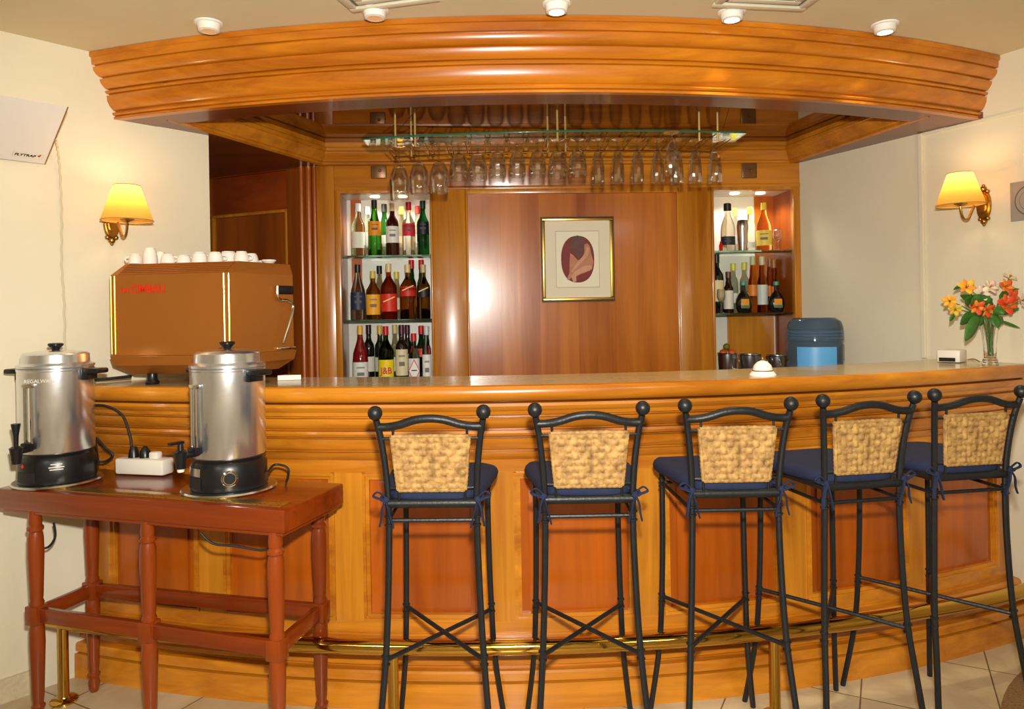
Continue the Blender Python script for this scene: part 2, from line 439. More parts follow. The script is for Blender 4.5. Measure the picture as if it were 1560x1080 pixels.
# masonry behind/around the cabinets so that no light leaks in
m = MB(); bbox(m, U['p0'], U['c0'], 0, ZTOP, -0.30, -0.04); bbox(m, U['c1'], U['c2'], 0, ZTOP, -0.36, -0.30)
bbox(m, U['c0']-.02, U['c1']+.02, 0, ZB-0.02, -0.36, 0.0); bbox(m, U['c2']-.02, uend, 0, ZB-0.02, -0.36, 0.0); bbox(m, U['c3']+.012, U['c3']+.3, 0, CEIL, -0.5, -.005)
struct('wall_recess', m, W['dark_z'])
# panelled service door left of the back wall
dP = Vector((-1.03,3.90,0)); dd = Vector((-0.649,0.29,0)).normalized(); dang = math.atan2(-dd.y,-dd.x)
DW = 1.25
DM = Matrix.Translation(dP) @ Matrix.Rotation(dang,4,'Z')    # local x runs back towards dP, y into the wall
def dbox(mb, x0, x1, z0, z1, y0, y1, bev=0.0):
    mb.box((-(x0+x1)/2,(y0+y1)/2,(z0+z1)/2),(abs(x1-x0),abs(y1-y0),abs(z1-z0)),0,bev,M=DM); return mb
ZD = 2.19
def dx_at(px):
    k = kx(px,400); return (k*dP.y-dP.x)/(dd.x-k*dd.y)
dA, dB, dC, dD = dx_at(455), dx_at(439), dx_at(334), dx_at(324)
door = struct('door_1', dbox(MB(), 0.0, DW, 0, ZD, 0.02, 0.06), W['dark_z'])
m = MB(); dbox(m,0.0,dB-0.0,0,ZD,-0.004,0.02,0.003); dbox(m,dD,DW,0,ZD,-0.004,0.02,0.003)
fr = m.build('door_frame', W['dark_z'], door, world=True)
m = MB(); dbox(m,dB,dD,1.955,ZD-0.02,0.004,0.02,0.003); dbox(m,-0.01,DW,ZD-0.02,ZD,-0.012,0.02,0.004)
m.build('door_rail', wood('red_rail', srgb(116,42,12), srgb(150,66,20),'x'), door, world=True)
m = MB()
dbox(m,dB,dB+0.016,0.1,1.955,-0.006,0.02,0.005); dbox(m,dD-0.016,dD,0.1,1.955,-0.006,0.02,0.005); dbox(m,dB,dD,1.94,1.958,-0.006,0.02,0.005)
m.build('door_moulding', W['oak_z'], door, world=True)
m = MB()
for px in (461, 472, 481):
    k = kx(px,400); P = Vector((k*3.895,3.895,0))
    m.tube([P, P+Vector((0,0,2.2))], 0.017 if px==472 else 0.013, 10)
struct('trim_9', m, W['red_z'], smooth=35)

# ------------------------------------------------------------------ CANOPY over the bar
CYC = 7.305; CR = 4.75
can = thing('bar_canopy', 'big curved honey-coloured wooden canopy with stepped mouldings above the bar', 'canopy', (0,2.7,2.172))
prof = [(0,2.4205),(0,2.402),(.006,2.400),(.008,2.372),(.020,2.371),(.020,2.366),(.012,2.364),(.013,2.352),(.022,2.338),(.032,2.330),(.045,2.328),(.045,2.323),
        (.034,2.321),(.037,2.308),(.046,2.295),(.054,2.287),(.066,2.285),(.066,2.281),(.054,2.280),(.051,2.275),(.055,2.269),(.066,2.267),(.066,2.263),
        (.057,2.261),(.059,2.240),(.067,2.222),(.077,2.208),(.088,2.203),(.088,2.200),(.078,2.198),(.075,2.193),(.079,2.187),(.087,2.185),(.081,2.181),(.081,2.172)]
m = MB(); m.arc([(CR-d,z) for d,z in prof], CYC, 96)
m.arc([(CR-.081,2.172),(CR-.11,2.172),(CR-.11,2.4205)], CYC, 96)
m.build('fascia', W['oak_canopy'], can, world=True)
RI = CYC-2.79
m = MB(); m.arc([(CR-.0812,2.1725),(RI,2.1725),(RI,2.284),(RI+.02,2.284)], CYC, 96)
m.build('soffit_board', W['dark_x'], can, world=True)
A = Vector((-1.345,2.93,0)); Bp = Vector((-.955,3.87,0)); Cp = BW(bu(1206),0.0,0); Cp.z = 0; Dp = Vector((1.835,3.08,0))
dl = dP + dd*1.25
m = MB(); m.prism([(A.x,A.y),(Bp.x,Bp.y),(dP.x+.05,dP.y),(dl.x,dl.y),(-2.44,4.45),(-2.44,3.4),(XL(3.19)-.1,3.29),(XL(3.19)+.001,3.19),(XL(2.93)+.001,2.93)],2.174,2.2)
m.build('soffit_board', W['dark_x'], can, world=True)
m = MB(); m.prism([(Dp.x,Dp.y),(Cp.x,Cp.y),(XR(Cp.y)-.001,Cp.y),(XR(3.125)-.001,3.125)],2.174,2.2)
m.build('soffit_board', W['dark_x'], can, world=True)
# inner cornice: sides and back of the coffer
def sweep(mb, pts, prof, inward):
    n = len(pts); rows = []
    for i,p in enumerate(pts):
        t0 = (pts[i]-pts[i-1]).normalized() if i>0 else None
        t1 = (pts[i+1]-pts[i]).normalized() if i<n-1 else None
        nn = [Vector((t.y,-t.x,0))*inward for t in (t0,t1) if t is not None]
        if len(nn)==2:
            b = (nn[0]+nn[1]).normalized(); b = b/ max(.3,b.dot(nn[0]))
        else: b = nn[0]
        rows.append([p + b*d + Vector((0,0,z)) for d,z in prof])
    return mb.grid(rows)
m = MB()
sweep(m, [A,Bp,Cp,Dp], [(0.0,2.2),(-.012,2.176),(.0,2.170),(.014,2.176),(.014,2.186),(.024,2.190),(.030,2.206),(.042,2.216),(.048,2.236),(.058,2.240),(.058,2.256),(.050,2.262),(.050,2.290)], 1)
m.build('cornice', W['oak_x'], can, world=True)
m = MB(); m.prism([(-1.30,2.80),(-.6,2.74),(.6,2.74),(1.3,2.86),(1.88,3.08),(Cp.x+.02,4.02),(Bp.x-.02,3.90),(-1.355,3.0)],2.284,2.290)
m.build('mirror_panel', M_mirror, can, world=True)
for (x0,y0,x1,y1) in ((-.30,3.05,-.62,3.92),(.98,3.0,1.22,4.0)):
    MB().tube([(x0,y0,2.2835),(x1,y1,2.2835)],0.0015,4).build('mirror_seam', M_black, can, world=True)

# ------------------------------------------------------------------ BAR COUNTER
bar = thing('bar_counter', 'long curved wooden bar counter with panelled front and pale polished top', 'bar counter', (0,2.6,0))
m = MB(); m.arc([(4.0,1.09),(4.0,1.12),(4.386,1.12),(4.386,1.09)], BYC, 96, closed=True)
m.build('countertop', M_top, bar, world=True)
m = MB(); m.arc([(4.386,1.1205),(4.396,1.117),(4.402,1.107),(4.404,1.093),(4.401,1.080),(4.393,1.069),(4.380,1.064),(4.340,1.063),(4.34,1.09)], BYC, 96)
m.build('bullnose_edge', W['oak_arc'], bar, world=True)
m = MB(); m.arc([(4.345,1.064),(4.345,1.058),(4.376,1.056),(4.379,1.046),(4.373,1.036),(4.363,1.027),(4.360,1.014),(4.338,1.013),(4.338,1.006),(4.361,1.004),
     (4.359,.990),(4.349,.976),(4.339,.966),(4.322,.964),(4.322,.959),(4.343,.957),(4.346,.948),(4.341,.938),(4.316,.935),(4.316,.929),(4.328,.927),(4.326,.902),(4.318,.888),
     (4.303,.885),(4.303,.879),(4.317,.877),(4.312,.862),(4.303,.850),(4.298,.846),(4.298,.80),(4.25,.80)], BYC, 96)
m.build('cornice', W['oak_arc'], bar, world=True)
m = MB(); m.arc([(4.25,.23),(4.302,.23),(4.296,.226),(4.296,.221),(4.332,.220),(4.341,.212),(4.343,.200),(4.325,.189),(4.325,.184),(4.345,.183),(4.352,.172),(4.364,.163),(4.367,.150),(4.350,.139),(4.350,.134),
     (4.374,.132),(4.379,.125),(4.379,.099),(4.362,.098),(4.362,.093),(4.383,.091),(4.384,.0)], BYC, 96)
m.build('plinth', W['oak_arc'], bar, world=True)
m = MB(); m.arc([(4.10,0.0),(4.10,1.09)], BYC, 64); m.build('back_panel', W['dark_x'], bar, world=True)
m = MB(); m.arc([(4.10,1.09),(4.37,1.09)], BYC, 64); m.build('counter_bearer', W['dark_x'], bar, world=True)
# frame and recessed panels
RF = 4.30
tl, tr = ends(RF+BDR, BYC)
th = lambda X: math.asin(X/(RF+BDR))
ST = [-1.10,-.565,-.023,.515,1.07,1.62]
hw = .052/(RF+BDR)
edges = [tl] + [th(x) for x in ST] + [tr]
zb, zt = .272, .802
def arcbox(mb, r0, r1, t0, t1, z0, z1, n=8):
    return mb.arc([(r0,z0),(r1,z0),(r1,z1),(r0,z1)], BYC, n, closed=True, lim=(t0,t1))
arcbox(MB(), RF-.03, RF, tl, tr, zt, .85, 64).build('top_rail', W['oak_arc'], bar, world=True)
arcbox(MB(), RF-.03, RF, tl, tr, .215, zb, 64).build('bottom_rail', W['oak_arc'], bar, world=True)
sts = [(tl, tl+hw*1.1)] + [(th(x)-hw, th(x)+hw) for x in ST] + [(tr-hw*1.6, tr)]
for t0,t1 in sts: arcbox(MB(), RF-.03, RF, t0, t1, zb, zt, 4).build('stile', W['oak_z'], bar, world=True)
for i in range(len(sts)-1):
    t0, t1 = sts[i][1], sts[i+1][0]
    w = .011/(RF+BDR)
    m = MB()
    for (ra,rb,k0,k1) in ((RF+.006,RF-.004,0,1),(RF-.002,RF-.012,1,2.2)):
        for (a0,a1,z0,z1) in ((t0+w*k0,t0+w*k1,zb+.011*k0,zt-.011*k0),(t1-w*k1,t1-w*k0,zb+.011*k0,zt-.011*k0)):
            arcbox(m, RF-.03, ra, a0, a1, z0, z1, 2)
        for (z0,z1) in ((zb+.011*k0,zb+.011*k1),(zt-.011*k1,zt-.011*k0)):
            arcbox(m, RF-.03, ra, t0+w*k0, t1-w*k0, z0, z1, 8)
    m.build('panel_moulding', W['oak_arc'], bar, world=True)
    g0, g1 = t0+w*2.2, t1-w*2.2
    m = MB(); q0, q1 = zb+.024, zt-.024; e = .03; ea = e/(RF+BDR)
    arcbox(m, RF-.03, RF-.016, g0, g1, q0, q1, 8)
    m.arc([(RF-.016,q0+.004),(RF-.0075,q0+e),(RF-.0075,q1-e),(RF-.016,q1-.004)], BYC, 8, lim=(g0+ea,g1-ea))
    m.build('panel', W['red_z'], bar, world=True)

# ------------------------------------------------------------------ BRASS FOOT RAIL
RR = 4.525+BDR
rail = thing('brass_foot_rail', 'polished brass foot rail on posts running along the bar front', 'foot rail', (0,2.36,0))
def arcpt(r, t, z): return (r*math.sin(t), BYC-r*math.cos(t), z)
rl, rr = ends(RR, BYC); rl += .012; rr -= .006
MB().tube([arcpt(RR, rl+(rr-rl)*k/80, .285) for k in range(81)], .0255, 16).build('rail', M_brass, rail, world=True)
for X in (-1.60, -.375, .892):
    t = math.asin(X/RR); p = Vector(arcpt(RR,t,0))
    m = MB(); m.lathe([(.0,0),(.046,0),(.046,.006),(.040,.012),(.022,.016),(.0175,.024),(.0175,.268),(0,.268)], p, 20)
    m.build('post', M_brass, rail, world=True)
m = MB()
for t,sg in ((rl,1),(rr,-1)):
    P = Vector(arcpt(RR,t,.285)); tv = Vector((math.cos(t),math.sin(t),0))*sg
    m.tube([P-tv*.004, P+tv*.012],.040,20)
m.build('wall_flange', M_brass, rail, world=True)

# ------------------------------------------------------------------ BAR STOOLS
def ringbump(m, p, r, axis=(0,0,1)):
    a = Vector(axis).normalized(); p = Vector(p)
    m.tube([p-a*.004, p-a*.002, p+a*.002, p+a*.004], [r,r*1.35,r*1.35,r], 10)
def smooth_path(pts, n=6):
    P = [Vector(p) for p in pts]; out = []
    for i in range(len(P)-1):
        p0 = P[max(i-1,0)]; p1 = P[i]; p2 = P[i+1]; p3 = P[min(i+2,len(P)-1)]
        for k in range(n):
            t = k/n
            out.append(0.5*((2*p1)+(p2-p0)*t+(2*p0-5*p1+4*p2-p3)*t*t+(3*p1-p0-3*p2+p3)*t**3))
    out.append(P[-1]); return out
def make_stool():
    t = thing('bar_stool','x','bar stool')
    LR = .0092
    zf, yf = .838, .345
    for s in (-1,1):
        m = MB()
        m.tube(smooth_path([(s*.172,-.062,0),(s*.150,-.03,.25),(s*.137,-.008,.42),(s*.128,0,.62),(s*.124,0,.80),(s*.128,-.008,.92),(s*.138,-.022,1.02),(s*.148,-.036,1.078)]), LR, 10)
        for z,x in ((.40,.1385),(.79,.1245)): 
            ringbump(m,(s*x,-.008 if z<.5 else 0,z+.012),LR); ringbump(m,(s*x,-.008 if z<.5 else 0,z-.012),LR)
        m.build('back_leg', M_iron, t)
        m = MB(); m.sphere((s*.150,-.039,1.098),.0205,n=18); m.build('finial', M_iron, t)
        m = MB()
        m.tube(smooth_path([(s*.176,yf+.055,0),(s*.150,yf+.022,.22),(s*.141,yf+.008,.40),(s*.136,yf,.62),(s*.135,yf,.828)]), LR, 10)
        for z,x,y in ((.40,.141,yf+.008),(.79,.1352,yf)):
            ringbump(m,(s*x,y,z+.012),LR); ringbump(m,(s*x,y,z-.012),LR)
        m.build('front_leg', M_iron, t)
        MB().tube([(s*.1245,0,.79),(s*.1352,yf,.79)], .0058, 8).build('stretcher', M_iron, t)
        MB().tube([(s*.1385,-.008,.40),(-s*.141,yf+.008,.40+s*.006)], .0068, 8).build('cross_brace', M_iron, t)
    MB().tube([(-.1245,0,.79),(.1245,0,.79)], .0058, 8).build('stretcher', M_iron, t)
    MB().tube([(-.1352,yf,.79),(.1352,yf,.79)], .0058, 8).build('stretcher', M_iron, t)
    m = MB()
    m.tube([(-.124,0,.838),(.124,0,.838)], .0135, 12); m.tube([(-.135,yf,.834),(.135,yf,.834)], .011, 10)
    for s in (-1,1): m.tube([(s*.124,0,.838),(s*.135,yf,.834)], .012, 10)
    m.prism([(-.12,.0),(.12,.0),(.13,yf),(-.13,yf)], .836, .842)
    m.build('seat_frame', M_iron, t)
    yb = -.03
    m = MB()
    m.tube(smooth_path([(-.144,yb+.001,1.058),(-.118,yb,1.058),(-.085,yb-.006,1.064),(-.04,yb-.012,1.078),(0,yb-.014,1.082),(.04,yb-.012,1.078),(.085,yb-.006,1.064),(.118,yb,1.058),(.144,yb+.001,1.058)],5), .0115, 12)
    m.build('top_rail', M_iron, t)
    for s in (-1,1):
        m = MB(); m.tube([(s*.103,yb,1.056),(s*.103,yb+.002,1.018)], .0038, 8); m.tube([(s*.142,yb+.004,1.024),(s*.098,yb+.004,1.024)], .0042, 8)
        m.build('bracket', M_iron, t)
        m = MB(); m.tube([(s*.093,-.006,.835),(s*.093,-.012,.885)], .0038, 8); m.tube([(s*.126,-.002,.882),(s*.086,-.010,.882)], .0042, 8)
        m.build('bracket', M_iron, t)
    # woven back panel: pillows over a slightly tapered, leaning sheet
    nx, nz, sub = 11, 8, 4
    zA, zBk = .878, 1.03; ht, hb = .107, .093
    rows = []
    for j in range(nz*sub+1):
        v = j/(nz*sub); z = zA+(zBk-zA)*v; h = hb+(ht-hb)*v; y0 = -.012 + (yb+.001+.012)*v
        row = []
        for i in range(nx*sub+1):
            u = i/(nx*sub); cx_, cz_ = (i/sub), (j/sub)
            fx, fz = cx_%1, cz_%1; ci, cj = int(cx_)%2, int(cz_)%2
            par = (int(min(cx_,nx-1))//1 + int(min(cz_,nz-1))//1)%2
            hump = (math.sin(PI*fx)*.35+.65) * (abs(math.sin(PI*fz))**.5) if par else (math.sin(PI*fz)*.35+.65) * (abs(math.sin(PI*fx))**.5)
            edge = min(u,1-u,v,1-v)
            row.append((-h+2*h*u, y0-.003-(.0058 if par else .0044)*hump, z))
        rows.append(row)
    m = MB(); m.grid(rows)
    m.grid([[(p[0], -.012+(yb+.013)*((p[2]-zA)/(zBk-zA))+.004, p[2]) for p in r_[::sub]] for r_ in rows[::sub]])
    m.build('wicker_panel', M_wicker, t, smooth=60)
    m = MB()
    cs = [(-hb,-.012,zA),(hb,-.012,zA),(ht,yb+.001,zBk),(-ht,yb+.001,zBk)]
    for k in range(4):
        a0, a1 = Vector(cs[k]), Vector(cs[(k+1)%4]); n = 26
        m.tube([a0+(a1-a0)*(i/n) for i in range(n+1)], [.0062+.0012*(i%2) for i in range(n+1)], 8)
    m.build('wicker_border', M_wicker, t)
    # cushion: rounded, wider at the front
    n = 40; rows = []
    layers = [(.0,.842,.90),(.35,.842,.96),(.0,.848,1.0),(.0,.858,1.015),(.0,.868,.995),(.0,.876,.95),(.0,.879,.80),(.0,.881,.4)]
    cx0, cy0 = 0.0, .180
    for (_,z,sc) in layers:
        row = []
        for k in range(n+1):
            a = 2*PI*k/n; c, s_ = math.cos(a), math.sin(a)
            ex = 0.42
            x = math.copysign(abs(c)**ex,c)*.158; y = math.copysign(abs(s_)**ex,s_)*.185
            wid = 1.0 + .16*(y/.17)
            row.append((x*wid*sc, cy0+y*sc, z+.0015*math.sin(a*6)))
        rows.append(row)
    m = MB(); m.grid(rows); 
    bmesh.ops.remove_doubles(m.bm, verts=m.bm.verts, dist=1e-5)
    m.bm.edges.ensure_lookup_table()
    bmesh.ops.holes_fill(m.bm, edges=[e for e in m.bm.edges if e.is_boundary])
    m.build('cushion', M_navy, t, smooth=50)
    for s in (-1,1):
        m = MB(); x = s*.128
        m.tube(smooth_path([(s*.115,.02,.862),(x+s*.012,.004,.858),(x+s*.012,-.016,.852),(x-s*.006,-.018,.85)]), .006, 8, flat=.6)
        m.sphere((x,-.016,.852),.010,(1,.8,.9),10)
        m.tube(smooth_path([(x,-.018,.852),(x-s*.008,-.022,.82),(x-s*.016,-.018,.79),(x-s*.020,-.020,.772)]), [.004]+[.006]*16+[.0055,.002], 8, flat=.45)
        m.tube(smooth_path([(x,-.018,.852),(x+s*.010,-.022,.83),(x+s*.014,-.02,.80),(x+s*.018,-.024,.778)]), [.004]+[.006]*16+[.0055,.002], 8, flat=.45)
        m.tube(smooth_path([(x,-.014,.856),(x+s*.022,-.018,.874),(x+s*.036,-.016,.862),(x+s*.010,-.016,.852)]), .0045, 8, flat=.6)
        m.build('cushion_tie', M_navy, t)
    return t
stool = make_stool()
SPOT = [(-.205,2.03,-2,'black iron bar stool nearest the side table with the coffee urns, navy cushion'),
        (.236,2.045,0,'second black iron bar stool from the side table, navy cushion and woven back'),
        (.662,2.08,0,'black iron bar stool in the middle of the five at the bar'),
        (1.065,2.155,10,'second black iron bar stool from the right wall, navy cushion pulled forward to the left'),
        (1.445,2.245,9,'black iron bar stool nearest the right wall and the flower vase')]
for i,(x,y,a,lab) in enumerate(SPOT):
    o = stool if i==0 else copy_tree(stool)
    o.location = (x,y,0); o.rotation_euler = (0,0,R(a)); tag(o, lab, 'bar stool', 'bar stools in a row at the counter')

# ------------------------------------------------------------------ SIDE TABLE
TF = Vector((-.651,2.12,0)); tang = math.atan2(-.30,.954)
TM = Matrix.Translation(TF) @ Matrix.Rotation(tang,4,'Z')    # local -x along the front, +y to the bar
def TP(a, b, z=0): return TM @ Vector((-a,b,z))
TZ = .80
tab = thing('side_table', 'reddish wooden side table on turned legs in front of the bar, under the urns', 'table', TP(.55,.17,0), tang)
def ts(v): return MATS[tab.name].inverted() @ TM @ Vector(v)
TL = Matrix.Translation(ts((0,0,0)))
LEN, DEP = 1.14, .345
m = MB(); m.box((-LEN/2,DEP/2,TZ-.035),(LEN,DEP,.07),0,.006,M=TL); m.build('tabletop', W['mahog_x'], tab)
m = MB(); m.box((-LEN/2,DEP/2,TZ-.077),(LEN-.03,DEP-.03,.014),0,.003,M=TL); m.build('underframe', W['mahog_x'], tab)
legp = [(.052,.03),(.527,.03),(1.0,.03),(.075,.306),(1.0,.255)]
LEGPROF = [(0,0),(.013,0),(.018,.012),(.020,.035),(.016,.052),(.021,.060),(.022,.066),(.016,.074),(.019,.10),(.025,.28),(.024,.33),(.020,.345),(.0,.345)]
LEGUP = [(0,.405),(.022,.405),(.024,.415),(.020,.425),(.0215,.44),(.026,.58),(.025,.635),(.021,.655),(.026,.662),(.026,.670),(.020,.678),(.022,.69),(.019,.73),(0,.73)]
for (a_,b2) in legp:
    m = MB(); m.lathe(LEGPROF,(-a_,b2,0),18,M=TL); m.lathe(LEGUP,(-a_,b2,0),18,M=TL); m.box((-a_,b2,.375),(.05,.05,.064),0,.004,M=TL)
    m.build('leg', W['mahog_z'], tab)
def stretch(p, q, mat):
    p = Vector(p); q = Vector(q); L_ = (q-p).length-.05; an = math.atan2(q.y-p.y,q.x-p.x); c = (p+q)/2
    MB().box((c.x,c.y,.375),(L_,.022,.048),an,.003,M=TL).build('stretcher', mat, tab)
P5 = [(-a_,b2,0) for a_,b2 in legp]
stretch(P5[0],P5[1],W['mahog_x']); stretch(P5[1],P5[2],W['mahog_x']); stretch(P5[3],P5[4],W['mahog_x']); stretch(P5[0],P5[3],W['mahog_y']); stretch(P5[2],P5[4],W['mahog_y'])
# perforated brass strip
def perf_mat():
    m, nt, b = newmat('perforated_brass'); N = nt.nodes.new; L = nt.links.new
    tc = N('ShaderNodeTexCoord'); v = N('ShaderNodeTexVoronoi'); v.inputs['Scale'].default_value = 62; v.inputs['Randomness'].default_value = 0.15
    L(tc.outputs['Object'], v.inputs['Vector'])
    rp = N('ShaderNodeValToRGB'); e = rp.color_ramp.elements; e[0].position=.28; e[0].color=srgb(46,32,14); e[1].position=.36; e[1].color=srgb(198,160,84)
    L(v.outputs['Distance'], rp.inputs['Fac']); L(rp.outputs['Color'], b.inputs['Base Color'])
    b.inputs['Metallic'].default_value=.9; b.inputs['Roughness'].default_value=.22
    return m
m = MB(); m.box((-LEN/2,.058,TZ+.0012),(LEN-.06,.062,.003),0,.001,M=TL); tag(m.build('brass_strip', perf_mat(), tab),'perforated brass strip')

# ------------------------------------------------------------------ COFFEE URNS
def urn(loc, rz, label, kind, rr_):
    t = thing('coffee_urn', label, 'coffee urn', loc, rz, 'coffee urns on the side table')
    rb = .118
    MB().lathe([(0,.0),(rr_,.0),(rr_+.004,.004),(rr_,.009),(rr_-.02,.010),(0,.010)],n=40).build('drip_tray', M_steel, t)
    m = MB(); m.lathe([(0,.011),(.120,.011),(.123,.02),(.120,.085),(.112,.100),(.115,.108),(.118,.112),(.105,.118),(0,.118)],n=40)
    m.build('base', M_black, t)
    m = MB(); m.lathe([(0,.112),(rb-.004,.112),(rb,.118),(rb,.392),(rb+.002,.394),(rb+.002,.400),(rb-.002,.402),(0,.402)],n=48)
    body = m.build('body', M_alu, t)
    m = MB(); m.lathe([(rb-.001,.402),(rb+.003,.405),(rb+.003,.412),(rb-.006,.416),(rb-.012,.42),(rb-.014,.448),(rb-.022,.455),(.06,.460),(0,.462)],n=48)
    lid = m.build('lid', M_alu, t)
    MB().lathe([(0,.461),(.012,.461),(.014,.468),(.024,.478),(.025,.484),(.02,.487),(0,.487)],n=20).build('knob', M_black, lid)
    for s in (-1,1):     # side handles
        m = MB()
        m.box((s*(rb+.010),0,.378),(.022,.058,.040),0,.004); m.box((s*(rb+.036),0,.389),(.058,.060,.018),0,.006)
        m.build('handle', M_black, t)
    # gauge tube and tap at the front (-y)
    m = MB()
    for x in (-.012,.012): m.tube([(x,-rb-.012,.150),(x,-rb-.012,.345)],.0045,10)
    m.box((0,-rb-.008,.348),(.040,.018,.014),0,.003)
    m.build('sight_gauge_guard', M_chrome, t)
    MB().tube([(0,-rb-.012,.150),(0,-rb-.012,.345)],.0055,12).build('sight_gauge', M_glass, t)
    m = MB(); m.box((0,-rb-.010,.146),(.040,.030,.024),0,.004); m.tube([(0,-rb+.005,.136),(0,-rb-.055,.136)],.010,12)
    m.lathe([(0,.098),(.014,.098),(.019,.142),(.021,.150),(.012,.156),(0,.156)],(0,-rb-.062,0),18)
    tap = m.build('tap', M_black, t)
    m = MB()
    if kind == 1:
        m.lathe([(0,.154),(.007,.154),(.008,.19),(.014,.225),(.014,.23),(0,.23)],(0,-rb-.062,0),14)
    else:
        m.lathe([(0,.154),(.010,.154),(.008,.178),(0,.18)],(0,-rb-.062,0),14)
        m.prism([(-.008,-rb-.100),(.008,-rb-.100),(.009,-rb-.054),(-.009,-rb-.054)],.176,.184)
    m.build('tap_lever', M_black, tap)
    if kind == 2: MB().lathe([(0,.088),(.010,.088),(.012,.099),(0,.099)],(0,-rb-.062,0),14).build('spout_tip', M_offw, tap)
    # recessed plinth window and badge
    m = MB(); m.lathe([(.1225,.020),(.1245,.020),(.1230,.055),(.1205,.055)],n=10,a0=R(-120),a1=R(-82)); m.build('recess', M_rubber, t)
    m = MB(); m.lathe([(.1215,.060),(.1225,.060),(.1210,.085),(.1200,.085)],n=10,a0=R(-122),a1=R(-84))
    m.build('name_plate', M_steel if kind==2 else M_black, t)
    if kind == 1:
        M4 = face_frame((-.033,-.118,.075),(1,-.28,0),(-.28,-1,0))
        MB().box((0,0,0),(.010,.010,.003),R(45),M=M4).build('indicator_lamp', paint((214,40,24)), t)
        m = MB()
        for k,(w_,z) in enumerate(((.034,.080),(.046,.070),(.040,.062))):
            a_ = R(-52); m.box((0,0,0),(w_,.003,.001),M=face_frame((.1218*math.cos(a_),.1218*math.sin(a_),z),(-math.sin(a_),math.cos(a_),0),(math.cos(a_),math.sin(a_),0)))
        m.build('printed_lines', M_offw, t)
    else:
        a_ = R(-38); M6 = face_frame((.1213*math.cos(a_),.1213*math.sin(a_),.055),(-math.sin(a_),math.cos(a_),0),(math.cos(a_),math.sin(a_),0))
        m = MB(); m.lathe([(0,0),(.026,0),(.026,.004),(.022,.006),(.020,.003),(0,.004)],n=24,M=M6); dial = m.build('dial', M_chrome, t)
        MB().lathe([(0,.003),(.018,.003),(.016,.012),(0,.012)],n=20,M=M6).build('dial_knob', M_black, dial)
    return t
U1 = TP(1.012,.130,TZ); U2 = TP(.338,.190,TZ)
def rim_fix(v): return (v.x,v.y,TZ+.0028)
u1 = urn(rim_fix(U1), R(-8), 'left coffee urn with gauge tube and tall black tap lever, by the wall', 1, .138)
u2 = urn(rim_fix(U2), R(-31), 'right coffee urn with round dial on base, in front of the espresso machine', 2, .148)
# name on the left urn
a_ = R(-74); rbx = .1184
M5 = MATS[u1.name] @ face_frame((rbx*math.cos(a_),rbx*math.sin(a_),.362),(-math.sin(a_),math.cos(a_),0),(math.cos(a_),math.sin(a_),0))
text_mesh('REGALWARE', .017, M5, M_offw, 'lettering', u1, .0004)

# white socket block with plugs
sp = TP(.80,.305,TZ)
ps = thing('socket_block', 'white four-way socket block on the side table between the urns', 'power strip', (sp.x,sp.y,TZ+.001), tang+R(4))
MB().box((0,0,.030),(.205,.062,.058),0,.008).build('housing', M_offw, ps)
m = MB(); m.lathe([(.0,.058),(.020,.058),(.016,.085),(.010,.098),(.0,.098)],(-.045,0,0),14); m.build('plug', M_black, ps)
m = MB(); m.lathe([(.0,.058),(.020,.058),(.018,.082),(.006,.100),(.0,.102)],(0.0,.004,0),14); m.build('plug', M_black, ps)
m = MB(); m.box((.048,0,.070),(.038,.030,.026),0,.007); tag(m.build('plug', M_offw, ps),'white plug')
def cord(name, label, pts, r=.0045, mat=None, group=None):
    m = MB(); m.tube(smooth_path(pts,8), r, 8); o = m.build(name, mat or M_rubber); tag(o, label, 'cable', group); return o
PB = lambda dx,dz: tuple(MATS[ps.name] @ Vector((dx,.0,dz)))
U1b = MATS[u1.name] @ Vector((.112,.06,.05))
cord('power_cord','black cord arching from the left urn into the socket block',[tuple(at(136,618,2.68)),tuple(at(160,618,2.69)),tuple(at(186,632,2.69)),tuple(at(198,662,2.675)),tuple(at(201,680,2.67)),PB(-.045,.096)])
cord('power_cord','black cord crossing low from left urn base to socket block',[tuple(U1b),tuple(at(146,668,2.69)),tuple(at(160,682,2.69)),tuple(at(172,693,2.69)),tuple(at(160,703,2.69)),tuple(at(142,702,2.68))])
cord('power_cord','short black cord looping behind the base of the right urn',[tuple(MATS[u2.name] @ Vector((.108,.068,.05))),tuple(at(418,708,2.46)),tuple(at(434,710,2.46)),tuple(at(440,718,2.46)),tuple(at(436,735,2.47))],.004)
cord('power_cord','black cord loop hanging under the left end of the side table',[tuple(at(50,795,2.52)),tuple(at(55,830,2.52)),tuple(at(72,834,2.54)),tuple(at(84,818,2.55)),tuple(at(82,796,2.56))],.004)
cord('power_cord','black cord sagging under the right end of the side table',[tuple(at(306,812,2.3)),tuple(at(325,828,2.3)),tuple(at(360,832,2.3)),tuple(at(395,838,2.3)),tuple(at(410,836,2.3))],.004)

